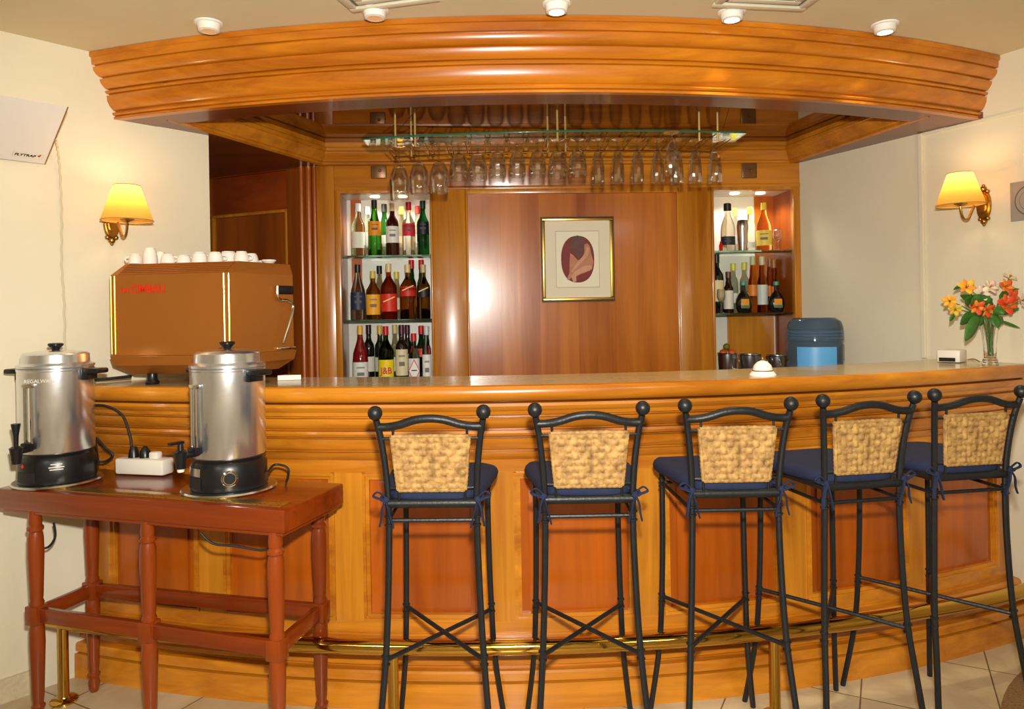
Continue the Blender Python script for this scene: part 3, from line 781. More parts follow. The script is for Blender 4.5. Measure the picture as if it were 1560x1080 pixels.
# ------------------------------------------------------------------ ESPRESSO MACHINE
FR = Vector((-1.0,2.655,0)); FL = Vector((-1.474,2.722,0)); BR = Vector((-.852,2.945,0)); BLm = Vector((-1.352,3.01,0))
esp = thing('espresso_machine', 'large copper-coloured espresso machine on the left end of the bar', 'espresso machine', (FR.x,FR.y,1.12))
def lerp(a, b, t): return a+(b-a)*t
def plan(t0=0.0, t1=1.0, ins=0.0):
    """plan outline from front (t0) to rear (t1) with an inset"""
    cen = (FR+FL+BR+BLm)/4
    pts = [lerp(FL,BLm,t0),lerp(FR,BR,t0),lerp(FR,BR,t1),lerp(FL,BLm,t1)]
    return [p+(cen-p).normalized()*ins for p in pts]
def loft(mb, rows):
    vs = [[mb.bm.verts.new((p.x,p.y,z)) for p in poly] for poly,z in rows]
    for i in range(len(vs)-1):
        for k in range(4): mb.bm.faces.new((vs[i][k],vs[i][(k+1)%4],vs[i+1][(k+1)%4],vs[i+1][k]))
    mb.bm.faces.new(vs[0][::-1]); mb.bm.faces.new(vs[-1]); return mb
zt1 = 1.588
def chamf(t, ins=0.0):     # plan with the front pulled back (sloping top)
    return plan(t,1.0,ins)
m = loft(MB(), [(plan(0,1),1.232),(plan(0,1),1.535),(chamf(.16,.010),1.578),(chamf(.17,.012),1.580)])
m.build('body', M_copper, esp, world=True, smooth=0)
m = loft(MB(), [(plan(.10,.98,.055),1.158),(plan(.0,1.02,.004),1.195),(plan(-.01,1.03,-.003),1.228),(plan(-.01,1.03,-.003),1.231)])
m.build('base', M_copper, esp, world=True, smooth=0)
fdir = (FR-FL).normalized(); fn = Vector((fdir.y,-fdir.x,0))
m = MB()
for k in range(6):     # slats on the sloping top edge
    t = .015+k*.026; z = 1.5385+ k*.0072
    p0 = lerp(FL,BLm,t)+fdir*.030; p1 = lerp(FR,BR,t)-fdir*.02
    m.tube([(p0.x,p0.y,z),(p1.x,p1.y,z)],.0042,6)
m.build('top_slats', M_copperd, esp, world=True)
m = MB()
for P,sg in ((FL,1),(FR,-1)):
    for d_ in (.003,.022):
        q = P+fdir*sg*d_+fn*.002
        if sg==1 and d_>.01: q = P+fdir*.018+fn*.002
        m.tube([(q.x,q.y,1.238),(q.x,q.y,1.532)],.0042,8)
m.build('gilt_corner_trim', M_gold, esp, world=True)
lp = lerp(FL,FR,.27)+fn*.0015
text_mesh('LA', .030, face_frame((lp.x-.072*fdir.x,lp.y-.072*fdir.y,1.478),fdir,fn), M_red, 'lettering', esp, .0006, .0008)
text_mesh('CIMBALI', .043, face_frame((lp.x+.022*fdir.x,lp.y+.022*fdir.y,1.480),fdir,fn), M_red, 'lettering', esp, .0006, .0009, sx=.88)
# barista side: recess, steam wand, drip tray
sd = (BR-FR).normalized(); sn = Vector((sd.y,-sd.x,0))
q0 = lerp(FR,BR,.70); q1 = lerp(FR,BR,1.0)
m = MB(); m.box(tuple((q0+q1)/2+sn*.002+Vector((0,0,1.475))),((q1-q0).length,.006,.035),math.atan2(sd.y,sd.x),.002); m.build('group_head', M_black, esp, world=True)
w0 = q0+sn*.012
m = MB(); m.tube(smooth_path([(w0.x,w0.y,1.49),(w0.x,w0.y,1.45),(w0.x+sd.x*.02,w0.y+sd.y*.02,1.435),(w0.x+sd.x*.048+sn.x*.01,w0.y+sd.y*.048,1.43),(w0.x+sd.x*.058+sn.x*.02,w0.y+sd.y*.058,1.405),(w0.x+sd.x*.036+sn.x*.02,w0.y+sd.y*.036,1.34),(w0.x+sd.x*.01+sn.x*.02,w0.y+sd.y*.01,1.285),(w0.x+sn.x*.02,w0.y,1.262)]),.0058,10)
m.build('steam_wand', M_chrome, esp, world=True)
m = MB(); m.box(tuple((q0+q1)/2+sn*.006+Vector((0,0,1.242))),((q1-q0).length,.014,.010),math.atan2(sd.y,sd.x),.002); m.build('drip_tray', M_chrome, esp, world=True)
for P in (lerp(FL,FR,.16),lerp(FL,FR,.80),lerp(BLm,BR,.12),lerp(BLm,BR,.80)):
    q = lerp(P,(FR+FL+BR+BLm)/4,.28)
    MB().lathe([(0,1.1205),(.024,1.1205),(.026,1.128),(.018,1.140),(.018,1.162),(0,1.162)],(q.x,q.y,0),16).build('foot', M_black, esp, world=True)
cord('power_cord','black cord lying on the counter behind the left urn, into the espresso machine',[tuple(at(132,579,2.76)),tuple(at(150,578,2.77)),tuple(at(175,576,2.80)),tuple(at(200,573,2.80))],.006)
o = MB().prism([(-.875,2.80),(-.79,2.82),(-.86,2.84)],1.121,1.140).build('paper_slip', M_white)
tag(o,'folded white paper slip on the counter beside the espresso machine','paper')

# cups on the machine
def cup_mesh(m, r, h, up=False):
    if up: m.lathe([(0,.001),(r*.7,.001),(r*.72,.004),(r*.9,h*.4),(r,h),(r-.003,h),(r*.85,h*.4),(r*.6,.007),(0,.007)],n=22)
    else: m.lathe([(r-.003,.001),(r,.001),(r*.96,h*.45),(r*.80,h*.85),(r*.66,h*.93),(r*.66,h),(r*.58,h),(r*.56,h*.95),(0,h*.95)],n=22)
ZC = 1.5805
CUPS = [(203,.24,.027,.040,0,'white cup upside down at the left end of the espresso machine top'),
        (229,.30,.030,.066,0,'tall white mug on the espresso machine top, left end'),
        (245,.58,.024,.054,0,'small tall white cup behind the mug on the espresso machine'),
        (256,.30,.030,.036,0,'low white cup directly right of the tall mug on the espresso machine'),
        (280,.34,.029,.032,0,'white cup upside down left of the centre of the espresso machine top'),
        (304,.36,.033,.042,0,'white cup upside down at the centre of the espresso machine top'),
        (328,.34,.032,.040,0,'white cup just left of the largest cup on the espresso machine'),
        (348,.30,.040,.048,0,'largest white cup upside down by the machine top front right corner'),
        (368,.50,.032,.044,0,'white cup just right of the largest cup on the espresso machine'),
        (383,.55,.030,.040,0,'rightmost tall white cup on the espresso machine top')]
cup_at = []
for px,t,r,h,u,lab in CUPS:
    r *= .92
    for _ in range(14):
        p0 = lerp(FL,BLm,t); p1 = lerp(FR,BR,t); k = kx(px,388)
        s_ = (k*p0.y-p0.x)/((p1.x-p0.x)-k*(p1.y-p0.y)); q = lerp(p0,p1,min(max(s_,.07),.92))
        if all(math.hypot(q.x-c[0],q.y-c[1]) > r+c[2]+.003 for c in cup_at): break
        t = t+.05 if t < .86 else .30
    near = min(cup_at, key=lambda c: math.hypot(q.x-c[0],q.y-c[1])) if cup_at else (q.x+1,q.y-.5,0)
    away = math.atan2(q.y-near[1], q.x-near[0]); cup_at.append((q.x,q.y,r))
    # find the point on the top at depth fraction t seen at column px
    p0 = lerp(FL,BLm,t); p1 = lerp(FR,BR,t); k = kx(px,388)
    s_ = (k*p0.y-p0.x)/((p1.x-p0.x)-k*(p1.y-p0.y)); s_ = min(max(s_,.07),.92); q = lerp(p0,p1,s_)
    c = thing('coffee_cup', lab, 'cup', (q.x,q.y,ZC), 0, 'white cups on the espresso machine')
    m = MB(); cup_mesh(m, r, h); m.build('bowl', M_white, c)
    m = MB(); m.tube(smooth_path([(r*.9,0,h*.3),(r+.010,0,h*.32),(r+.011,0,h*.6),(r*.82,0,h*.75)],5),.0032,8)
    hd = m.build('handle', M_white, c); c.rotation_euler=(0,0,away+R(35))
for px,t,lab in ((400,.90,'white saucer stack left at the rear end of the espresso machine top'),(420,.78,'last white saucer at the rear right end of the espresso machine top')):
    p0 = lerp(FL,BLm,t); p1 = lerp(FR,BR,t); k = kx(px,388)
    s_ = (k*p0.y-p0.x)/((p1.x-p0.x)-k*(p1.y-p0.y)); s_ = min(max(s_,.07),.91); q = lerp(p0,p1,s_)
    m = MB(); m.lathe([(0,.001),(.018,.001),(.028,.011),(.028,.015),(.017,.006),(0,.005)],(q.x,q.y,ZC),24)
    tag(m.build('saucer', M_white), lab, 'saucer', 'saucers on the espresso machine')

# ------------------------------------------------------------------ BOTTLE CABINETS
def cabinet(name, label, u0, u1, ins0, ins1, wood_from, wood_to, low_wood):
    c = thing(name, label, 'cabinet', BW((u0+u1)/2,0,ZB))
    D = -.28
    m = MB(); bbox(m,u0,u0+ins0,ZB-.02,ZH,-.03,.016,.004); bbox(m,u1-ins1,u1,ZB-.02,ZH,-.03,.016,.004); bbox(m,u0,u1,ZH-.02,ZH+.004,-.03,.015,.004)
    m.build('face_frame', W['oak_z'], c, world=True)
    m = MB(); bbox(m,u0-.004,u0+ins0-.012,ZB,ZH-.004,D,-.03); m.build('side_panel', W['dark_z'], c, world=True)
    m = MB(); bbox(m,u1-ins1+.012,u1+.004,ZB,ZH-.004,D,-.03); m.build('side_panel', W['dark_z'], c, world=True)
    bbox(MB(),u0,u1,ZB-.02,ZB,D,0.012).build('bottom_board', W['dark_x'], c, world=True)
    bbox(MB(),u0,u1,ZH-.012,ZH,D,-.03).build('top_board', M_cabback, c, world=True)
    bbox(MB(),u0,u1,ZB,ZH-.012,D-.01,D).build('back_panel', M_cabback, c, world=True)
    if wood_to > wood_from: tag(bbox(MB(),wood_from,wood_to,1.36,ZH-.012,D,D+.008).build('wood_lining', W['red_z'], c, world=True),'brown wood lining')
    if low_wood: tag(bbox(MB(),low_wood[0],low_wood[1],ZB,1.345,D,D+.02).build('lower_lining', W['oak_z'], c, world=True),'lower wood lining')
    for z in (1.338,1.688):
        bbox(MB(),u0+.003,u1-.003,z-.005,z+.004,D+.004,-.012,.001).build('glass_shelf', M_shelfg, c, world=True)
    for f in (.38,.68):
        p = BW(u0+(u1-u0)*f,-.14,ZH-.018)
        m = MB(); m.lathe([(0,0),(.026,0),(.026,.005),(0,.005)],p,20); lens = m.build('downlight', M_spot, c, world=True)
        ld = bpy.data.lights.new('cabinet_light','SPOT'); ld.energy = 5.0; ld.color=(1,.90,.74); ld.spot_size = R(150); ld.spot_blend=.6; ld.shadow_soft_size=.02
        lo = bpy.data.objects.new('cabinet_light',ld); COL.objects.link(lo); lo.location = p+Vector((0,0,-.01))
    return c
cabinet('bottle_cabinet','recessed bottle cabinet left of the framed picture, three shelves of full bottles',U['c0'],U['c1'],bu(521)-U['c0'],U['c1']-bu(657),bu(524),bu(541),None)
cabinet('bottle_cabinet','recessed bottle cabinet right of the framed picture, beside the white wall',U['c2'],U['c3'],bu(1088)-U['c2'],U['c3']-bu(1209),bu(1181),bu(1212),(bu(1134),bu(1208)))

SHELF = {'low':ZB+.0005,'mid':1.3425,'top':1.6925}
GRP = {('L','top'):'bottles on the top shelf of the left cabinet',('L','mid'):'bottles on the middle shelf of the left cabinet',('L','low'):'bottles on the bottom shelf of the left cabinet',
       ('R','top'):'bottles on the top shelf of the right cabinet',('R','mid'):'bottles on the middle shelf of the right cabinet'}
def shell(h, r, kind):
    if kind == 'round':   # squat flask
        return [(0,0),(r*.62,0),(r*.72,.004),(r*.95,h*.16),(r,h*.30),(r*.9,h*.46),(r*.62,h*.60),(r*.28,h*.70),(.012,h*.78),(.0115,h*.97),(.013,h*.975),(.013,h),(0,h)]
    if kind == 'wine':
        return [(0,0),(r*.94,0),(r,.005),(r,h*.60),(r*.92,h*.67),(r*.55,h*.74),(.014,h*.79),(.0135,h*.97),(.0145,h*.972),(.0145,h),(0,h)]
    if kind == 'bulge':   # tapering shoulders
        return [(0,0),(r*.94,0),(r,.006),(r*.98,h*.42),(r*.90,h*.55),(r*.62,h*.67),(.017,h*.77),(.0135,h*.86),(.0135,h*.97),(.015,h*.972),(.015,h),(0,h)]
    return [(0,0),(r*.94,0),(r,.005),(r,h*.56),(r*.94,h*.62),(r*.60,h*.70),(.016,h*.76),(.0135,h*.80),(.0135,h*.97),(.015,h*.972),(.015,h),(0,h)]
BOT = [
 # cabinet, shelf, px, top y, width px, depth row, kind, glass, cap, label, label band(z0,z1 of height), words
 ('L','top',547,311,21,1,'std',('t',(214,226,196)),(236,236,232),(226,226,208),(.16,.46),'clear white-capped bottle, first on the top shelf of the left cabinet'),
 ('L','top',572,306,21,0,'bulge',('t',(52,120,28)),(34,28,24),(232,146,26),(.36,.62),'green bottle with round orange label on the left cabinet top shelf'),
 ('L','top',599,311,20,0,'wine',('d',(52,16,12)),(218,196,140),(232,230,222),(.24,.56),'dark red wine bottle with white label on the left cabinet top shelf'),
 ('L','top',624,309,20,0,'std',('t',(220,214,204)),(188,24,40),(206,40,56),(.36,.60),'clear bottle with red cap and red label on the left cabinet top shelf'),
 ('L','top',648,307,19,0,'std',('t',(14,96,44)),(16,54,38),(20,28,36),(.38,.62),'green bottle with black label at the right end of the left cabinet top shelf'),
 ('L','top',561,316,16,3,'std',('t',(206,222,206)),(228,232,226),(214,220,206),(.2,.5),'white-capped bottle behind, between first clear and green bottle of left cabinet top'),
 ('L','top',587,312,17,3,'std',('t',(40,112,40)),(30,30,26),(208,214,190),(.2,.42),'green bottle standing behind the dark wine bottle on left cabinet top shelf'),
 ('L','top',613,316,16,3,'std',('t',(214,204,180)),(226,176,60),(216,196,150),(.2,.42),'clear yellow-capped bottle in the back row of left cabinet top shelf'),
 ('L','top',638,315,16,3,'std',('t',(214,220,204)),(214,50,40),(216,214,206),(.2,.45),'clear bottle with small red cap, back row of left cabinet top shelf'),
 ('L','mid',545,404,23,0,'bulge',('t',(196,190,180)),(26,26,30),(34,44,70),(.18,.50),'clear bottle with black cap and dark blue label on left cabinet middle shelf'),
 ('L','mid',568,414,22,0,'std',('t',(196,120,40)),(214,190,76),(240,172,44),(.10,.52),'amber bottle with big yellow label on left cabinet middle shelf'),
 ('L','mid',578,406,15,3,'std',('t',(206,196,168)),(30,28,26),(220,206,170),(.2,.45),'black-capped bottle behind the yellow-labelled one on left cabinet middle shelf'),
 ('L','mid',592,403,25,0,'std',('t',(196,58,22)),(222,196,140),(214,46,26),(.14,.46),'red whisky bottle with slanted red label on left cabinet middle shelf'),
 ('L','mid',604,415,15,3,'std',('t',(216,206,170)),(222,196,90),(218,210,180),(.2,.45),'clear yellow-capped bottle behind the two red-labelled whiskies'),
 ('L','mid',621,404,25,0,'std',('t',(190,120,50)),(226,200,140),(200,40,28),(.42,.60),'whisky bottle with narrow slanted red label, right of the all-red whisky'),
 ('L','mid',627,397,14,3,'std',('t',(20,110,44)),(190,28,36),(222,206,70),(.2,.5),'left green red-capped bottle of two behind, left cabinet middle shelf'),
 ('L','mid',642,397,14,3,'std',('t',(20,110,44)),(190,28,36),(222,206,70),(.2,.5),'right green red-capped bottle of two behind, left cabinet middle shelf'),
 ('L','mid',648,404,21,0,'std',('t',(176,128,60)),(200,180,130),(30,28,26),(.40,.56),'bottle with slanted black label at the right end of left cabinet middle shelf'),
 ('L','low',547,497,24,0,'bulge',('d',(120,10,22)),(226,178,60),(228,230,222),(.04,.40),'dark red bottle with gold cap, first on the left cabinet bottom shelf'),
 ('L','low',560,496,17,3,'wine',('d',(16,20,18)),(52,18,28),(226,220,200),(.2,.46),'black wine bottle behind the dark red bottle on left cabinet bottom shelf'),
 ('L','low',575,497,16,3,'wine',('d',(20,26,20)),(222,180,70),(210,206,190),(.2,.45),'gold-capped dark bottle behind the yellow-labelled green one, bottom shelf'),
 ('L','low',586,498,24,0,'std',('t',(10,96,36)),(196,30,30),(246,216,30),(.03,.44),'green bottle with big yellow label and red cap on bottom shelf'),
 ('L','low',600,496,15,3,'std',('t',(216,214,180)),(212,196,120),(216,214,200),(.2,.45),'clear bottle with pale gold cap in the back row of the bottom shelf'),
 ('L','low',610,496,19,0,'wine',('d',(22,16,18)),(72,22,44),(222,212,170),(.16,.60),'black wine bottle with tall cream label on bottom shelf'),
 ('L','low',619,496,15,3,'wine',('d',(22,16,18)),(72,22,44),(222,212,170),(.2,.5),'black wine bottle half hidden behind the cream-labelled wine bottle'),
 ('L','low',625,509,22,0,'std',('t',(206,222,210)),(204,40,44),(228,226,222),(.03,.52),'clear gin bottle with red diamond label and red cap on bottom shelf'),
 ('L','low',640,497,17,3,'std',('t',(40,110,56)),(206,28,44),(210,50,44),(.45,.6),'green red-capped bottle behind the clear gin bottle, bottom shelf'),
 ('L','low',651,498,14,0,'std',('t',(214,220,214)),(206,208,204),(234,232,226),(.03,.52),'clear bottle with white label at the right end of bottom shelf'),
 ('R','top',1110,311,22,0,'bulge',('t',(206,196,180)),(30,30,36),(38,40,40),(.12,.30),'clear bottle with wide black cap on right cabinet top shelf'),
 ('R','top',1121,319,15,3,'std',('t',(222,224,210)),(214,206,70),(220,220,206),(.2,.4),'yellow-capped bottle behind the black-capped one, right cabinet top shelf'),
 ('R','top',1144,317,15,2,'wine',('t',(222,226,214)),(206,206,76),(214,220,206),(.1,.22),'slim clear yellow-capped bottle right of the steel shaker'),
 ('R','top',1165,310,24,0,'bulge',('t',(224,190,120)),(232,200,60),(236,206,84),(.10,.42),'pale gold bottle with yellow label and yellow cap on right cabinet top shelf'),
 ('R','mid',1092,388,20,1,'wine',('d',(18,20,18)),(26,24,24),(226,214,160),(.20,.56),'dark wine bottle at the left edge of right cabinet middle shelf'),
 ('R','mid',1106,415,21,1,'std',('d',(44,18,12)),(96,60,36),(226,220,204),(.10,.55),'short dark brown bottle with white label on right cabinet middle shelf'),
 ('R','mid',1117,402,14,3,'wine',('t',(216,222,206)),(206,206,80),(216,220,206),(.2,.4),'left slim yellow-capped bottle in the back row of right cabinet middle shelf'),
 ('R','mid',1134,401,14,3,'wine',('t',(216,222,206)),(206,200,80),(216,220,206),(.2,.4),'right slim yellow-capped bottle in the back row of right cabinet middle shelf'),
 ('R','mid',1132,430,25,0,'round',('d',(24,20,16)),(70,150,120),(226,150,40),(.16,.44),'left squat round dark flask with orange label on right cabinet middle shelf'),
 ('R','mid',1147,392,20,2,'bulge',('t',(226,136,34)),(196,190,150),(226,130,40),(.3,.5),'left amber brandy bottle behind the two round flasks'),
 ('R','mid',1161,392,21,1,'bulge',('t',(226,140,40)),(196,190,150),(204,214,206),(.14,.50),'amber brandy bottle with white label between the two round flasks'),
 ('R','mid',1182,430,25,0,'round',('d',(24,20,16)),(70,150,120),(226,150,40),(.16,.44),'right squat round dark flask with orange label on right cabinet middle shelf'),
 ('R','mid',1187,395,15,3,'bulge',('t',(220,124,30)),(150,90,40),(214,120,36),(.3,.5),'amber bottle behind the right-hand round flask'),
 ('R','mid',1203,397,14,2,'bulge',('t',(220,124,30)),(150,90,40),(214,120,36),(.3,.5),'last amber bottle at the right end of right cabinet middle shelf'),
]
ROWD = {0:-.060,1:-.115,2:-.165,3:-.215}
placed = []
for (cab,sh,px,ty,wpx,row,kind,gl,cap,lab,band,words_) in BOT:
    d = ROWD[row]; z0 = SHELF[sh]
    Y = BW(bu(px,d),d,0).y
    h = at(px,ty,Y).z - z0
    h = min(h, (1.3325 if sh=='low' else 1.6825 if sh=='mid' else 2.02)-z0-.006)
    r = wpx/2/F*Y*1.0
    u = bu(px,d)
    lo, hi = (bu(524),bu(655)) if cab=='L' else (bu(1091),bu(1206))
    u = min(max(u, lo+r+.004), hi-r-.002)
    # keep neighbours from running into one another
    for _ in range(30):
        moved = False
        for (c2,s2,u2,d2,r2) in placed:
            if (c2,s2)==(cab,sh):
                dist = math.hypot(u-u2,d-d2); need = r+r2+.001
                if dist < need:
                    if abs(u-u2) > .8*need: u += (need-dist)*(1 if u>u2 else -1)*1.05
                    else: r = max(r*.95,.015)
                    u = min(max(u, lo+r+.004), hi-r-.002); moved = True
        if not moved: break
    placed.append((cab,sh,u,d,r))
    p = BW(u,d,z0)
    face = math.atan2(-p.y,-p.x)      # label towards the room
    t = thing('bottle', words_, 'bottle', p, 0, GRP[(cab,sh)])
    pr = shell(h,r,kind)
    sc = .6 if kind=='round' else 1
    m = MB(); m.lathe(pr,n=20)
    if kind=='round': bmesh.ops.scale(m.bm, vec=(1,.6,1), verts=m.bm.verts)
    m.build('glass', tint(gl[1]) if gl[0]=='t' else dark(gl[1]), t)
    m = MB(); hc = h*.14 if kind!='round' else h*.10
    rc = .0158 if words_.find('wide black')<0 else .021
    m.lathe([(rc-.0005,h-hc),(rc,h-hc),(rc,h+.002),(rc-.002,h+.004),(0,h+.004)],n=16); m.build('cap', paint(cap,.35), t)
    if kind=='round':
        m = MB(); M7 = face_frame((0,-.6*r-.0006,h*.30),(1,0,0),(0,-1,0))
        m.box((0,0,0),(r*.95,h*.30,.002),0,.002,M=M7); m.build('label', paint(lab,.5), t)
        M8 = face_frame((0,-.6*r-.0012,h*.20),(1,0,0),(0,-1,0)); m = MB(); m.box((0,0,0),(r*1.05,h*.09,.002),0,.001,M=M8); m.build('label_band', paint((70,120,100),.5), t)
    else:
        rl_ = r+.0006 if band[1] < .57 or kind=='wine' and band[1]<.61 else r*.965
        m = MB(); m.lathe([(r+.0004,h*band[0]),(r+.0010,h*band[0]),(rl_+.0006,h*band[1]),(rl_,h*band[1])],n=14,a0=face-R(68),a1=face+R(68))
        m.build('label', paint(lab,.5), t)
        fv = Vector((math.cos(face),math.sin(face),0)); rv = Vector((-math.sin(face),math.cos(face),0))
        def decal(nm, z, w_, hh, rgb, rot=0.0, dd_=.0016):
            m2 = MB(); m2.box((0,0,0),(w_,hh,.0008),rot,M=face_frame(tuple(fv*(r+dd_)+Vector((0,0,h*z))),rv,fv)); return m2.build(nm, paint(rgb,.5), t)
        if 'big yellow label and red cap' in words_:
            text_mesh('J&B', r*1.15, MATS[t.name] @ face_frame(tuple(fv*(r+.0018)+Vector((0,0,h*.25))),rv,fv), paint((196,30,26),.5), 'lettering', t, .0004, .0012, sx=.85)
        elif 'diamond' in words_:
            m2 = MB(); m2.prism([(0,-h*.235),(r*1.02,0),(0,h*.235),(-r*1.02,0)],0,.0008,M=face_frame(tuple(fv*(r+.0012)+Vector((0,0,h*.275))),rv,fv)); m2.build('label_diamond', paint((204,36,40),.5), t)
            m2 = MB(); m2.prism([(0,-h*.20),(r*.88,0),(0,h*.20),(-r*.88,0)],0,.0008,M=face_frame(tuple(fv*(r+.0021)+Vector((0,0,h*.275))),rv,fv)); m2.build('label_diamond', paint((234,230,226),.5), t)
            m2 = MB(); m2.box((0,0,0),(r*1.0,h*.022,.0008),0,M=face_frame(tuple(fv*(r+.0031)+Vector((0,0,h*.285))),rv,fv)); m2.build('label_print', M_ink, t)
        elif 'slanted red' in words_ or 'slanted black' in words_:
            decal('label_stripe', (band[0]+band[1])/2+.06, r*1.5, .006, (226,190,110), R(24), .0018)
        elif row == 0:
            decal('label_print', band[0]*.55+band[1]*.45, r*.9, h*(band[1]-band[0])*.16, tuple(int(x*.45) for x in lab))
            decal('label_print', band[0]*.25+band[1]*.75, r*1.0, h*(band[1]-band[0])*.07, tuple(int(x*.6) for x in lab))

# glassware and tools on the shelves
def on_shelf(px, d, sh): return BW(bu(px,d),d,SHELF[sh])
def tumbler(px, r, h, lab, d=-.030, sh='top'):
    p = on_shelf(px,d,sh)
    m = MB(); m.lathe([(0,0),(r*.85,0),(r,h),(r-.002,h),(r*.82,.006),(0,.006)],p,18); o = m.build('tumbler', M_stemware)
    tag(o, lab, 'glass', 'small glasses on the shelf edge')
tumbler(559,.012,.055,'left small tumbler at the shelf edge below the white-capped bottle',-.024)
tumbler(586,.014,.062,'small tumbler at the shelf edge between the green orange-labelled and the dark wine bottle',-.024)
tumbler(612,.013,.066,'small tumbler at the shelf edge left of the red-labelled clear bottle',-.026)
tumbler(635,.013,.070,'small tumbler at the shelf edge right of the red-labelled clear bottle',-.026)
def stem_profile(h, r, foot, stem, kind):
    """upright glass: outer then inner profile"""
    b0 = stem
    if kind=='flute':
        outer = [(r*.45,b0+.004),(r*.80,b0+(h-b0)*.22),(r*.98,b0+(h-b0)*.5),(r,h)]
    elif kind=='goblet':
        outer = [(r*.55,b0+.005),(r*.88,b0+(h-b0)*.30),(r,b0+(h-b0)*.62),(r*.93,h)]
    else:
        outer = [(r*.55,b0+.006),(r*.92,b0+(h-b0)*.30),(r,b0+(h-b0)*.5),(r*.88,h)]
    inner = [(q[0]-.0016,q[1]+(.004 if i==0 else 0)) for i,q in enumerate(outer)]
    return [(0,0),(foot,0),(foot,.0022),(foot*.35,.006),(.0055,.014),(.0042,b0*.6),(.0050,b0-.004),(.009,b0)] + outer + [(outer[-1][0]-.0008,h+.0008)] + inner[::-1] + [(0,b0+.007)]
def stand_glass(px, d, sh, h, r, kind, lab):
    p = on_shelf(px,d,sh); m = MB(); m.lathe(stem_profile(h,r,r*.85,h*.45,kind),p,20); tag(m.build('stemmed_glass', M_stemware), lab,'glass')
stand_glass(1186,-.06,'top',.115,.028,'wine','small wine glass right of the yellow-labelled bottle in right cabinet')
stand_glass(1098,-.035,'mid',.135,.024,'wine','wine glass in front of the white-labelled brown bottle in right cabinet')
p = on_shelf(1132,-.048,'top')
m = MB(); m.lathe([(0,0),(.023,0),(.024,.004),(.033,.135),(.031,.16),(.026,.172),(0,.174)],p,24); tag(m.build('cocktail_shaker', M_steel),'polished steel cocktail shaker on the right cabinet top shelf','shaker')
p = on_shelf(1099,-.026,'top')
m = MB(); m.lathe([(0,0),(.010,0),(.011,.03),(.006,.042),(.006,.052),(0,.053)],p,14); tag(m.build('miniature_bottle', dark((190,20,20))),'tiny red bottle at the left of the right cabinet top shelf','bottle')
# steel buckets with fruit on the bottom board
def bucket(px, d, r, h, lab, turn=-25):
    p = on_shelf(px,d,'low'); t = thing('steel_bucket', lab, 'ice bucket', p)
    m = MB(); m.lathe([(0,0),(r*.86,0),(r*.90,.004),(r,h-.004),(r+.004,h),(r+.002,h+.003),(r-.004,h-.002),(r*.84,.008),(0,.008)],n=28); m.build('bowl', M_steel, t)
    m = MB(); m.tube(smooth_path([(r*.97,0,h*.35),(r+.028,0,h*.38),(r+.030,0,h*.72),(r*.98,0,h*.82)],5),.004,8); m.build('handle', M_steel, t); t.rotation_euler=(0,0,R(turn))
    return p
b1 = bucket(1106,-.075,.052,.135,'steel ice bucket holding fruit at the left of the right cabinet bottom',-60)
b2 = bucket(1140,-.075,.060,.125,'middle steel ice bucket at the bottom of the right cabinet')
b3 = bucket(1182,-.075,.060,.115,'right steel ice bucket beside the blue water bottle',-100)
FRU = [((-.0235,.0,.137),.0225,(196,88,20),'dark orange fruit heaped on the left in the steel bucket'),((.0235,-.004,.136),.0225,(226,80,26),'bright red-orange fruit heaped on the right in the steel bucket'),((.0,.014,.171),.020,(120,108,30),'small green fruit on top of the bucket heap')]
for off_,r,c,lab in FRU:
    m = MB(); q = b1+Vector(off_); m.sphere((0,0,0),r,(1,1,.92),18); m.tube([(0,0,r*.86),(0.002,0,r*1.02)],.0025,6)
    o = m.build('fruit', paint(c,.4)); o.location = q; tag(o, lab, 'fruit', 'fruit in the steel bucket')

# ------------------------------------------------------------------ FRAMED PICTURE
fu0, fu1 = bu(826), bu(934); fz1 = at(880,332,BW(bu(880),0,0).y).z; fz0 = at(880,458,BW(bu(880),0,0).y).z
pic = thing('framed_picture','gilt framed print of a red oval with a crouching figure, on the back wall','picture',BW((fu0+fu1)/2,0,fz0))
fw = .017
m = MB()
for (a0,a1,z0,z1) in ((fu0,fu1,fz0,fz0+fw),(fu0,fu1,fz1-fw,fz1),(fu0,fu0+fw,fz0+fw,fz1-fw),(fu1-fw,fu1,fz0+fw,fz1-fw)): bbox(m,a0,a1,z0,z1,.001,.022,.004)
m.build('frame', M_gold, pic, world=True)
m = MB()
for (a0,a1,z0,z1) in ((fu0-.005,fu1+.005,fz0-.006,fz0+.001),(fu0-.005,fu1+.005,fz1-.001,fz1+.005),(fu0-.005,fu0+.001,fz0,fz1),(fu1-.001,fu1+.005,fz0,fz1)): bbox(m,a0,a1,z0,z1,.001,.018)
m.build('frame_edge', paint((58,40,20)), pic, world=True)
bbox(MB(),fu0+fw,fu1-fw,fz0+fw,fz1-fw,.002,.006).build('mat_board', M_mat, pic, world=True)
cu_, cz_ = (fu0+fu1)/2, (fz0+fz1)/2
iw, ih = .120, .155
m = MB(); bbox(m,cu_-iw,cu_+iw,cz_-ih,cz_+ih,.006,.0072); m.build('inner_mat', plain('light_mat',srgb(240,232,206),.7), pic, world=True)
m = MB()
for (a0,a1,z0,z1) in ((cu_-iw,cu_+iw,cz_-ih,cz_-ih+.002),(cu_-iw,cu_+iw,cz_+ih-.002,cz_+ih),(cu_-iw,cu_-iw+.0015,cz_-ih,cz_+ih),(cu_+iw-.0015,cu_+iw,cz_-ih,cz_+ih)): bbox(m,a0,a1,z0,z1,.006,.0078)
m.build('inner_line', paint((150,120,76)), pic, world=True)
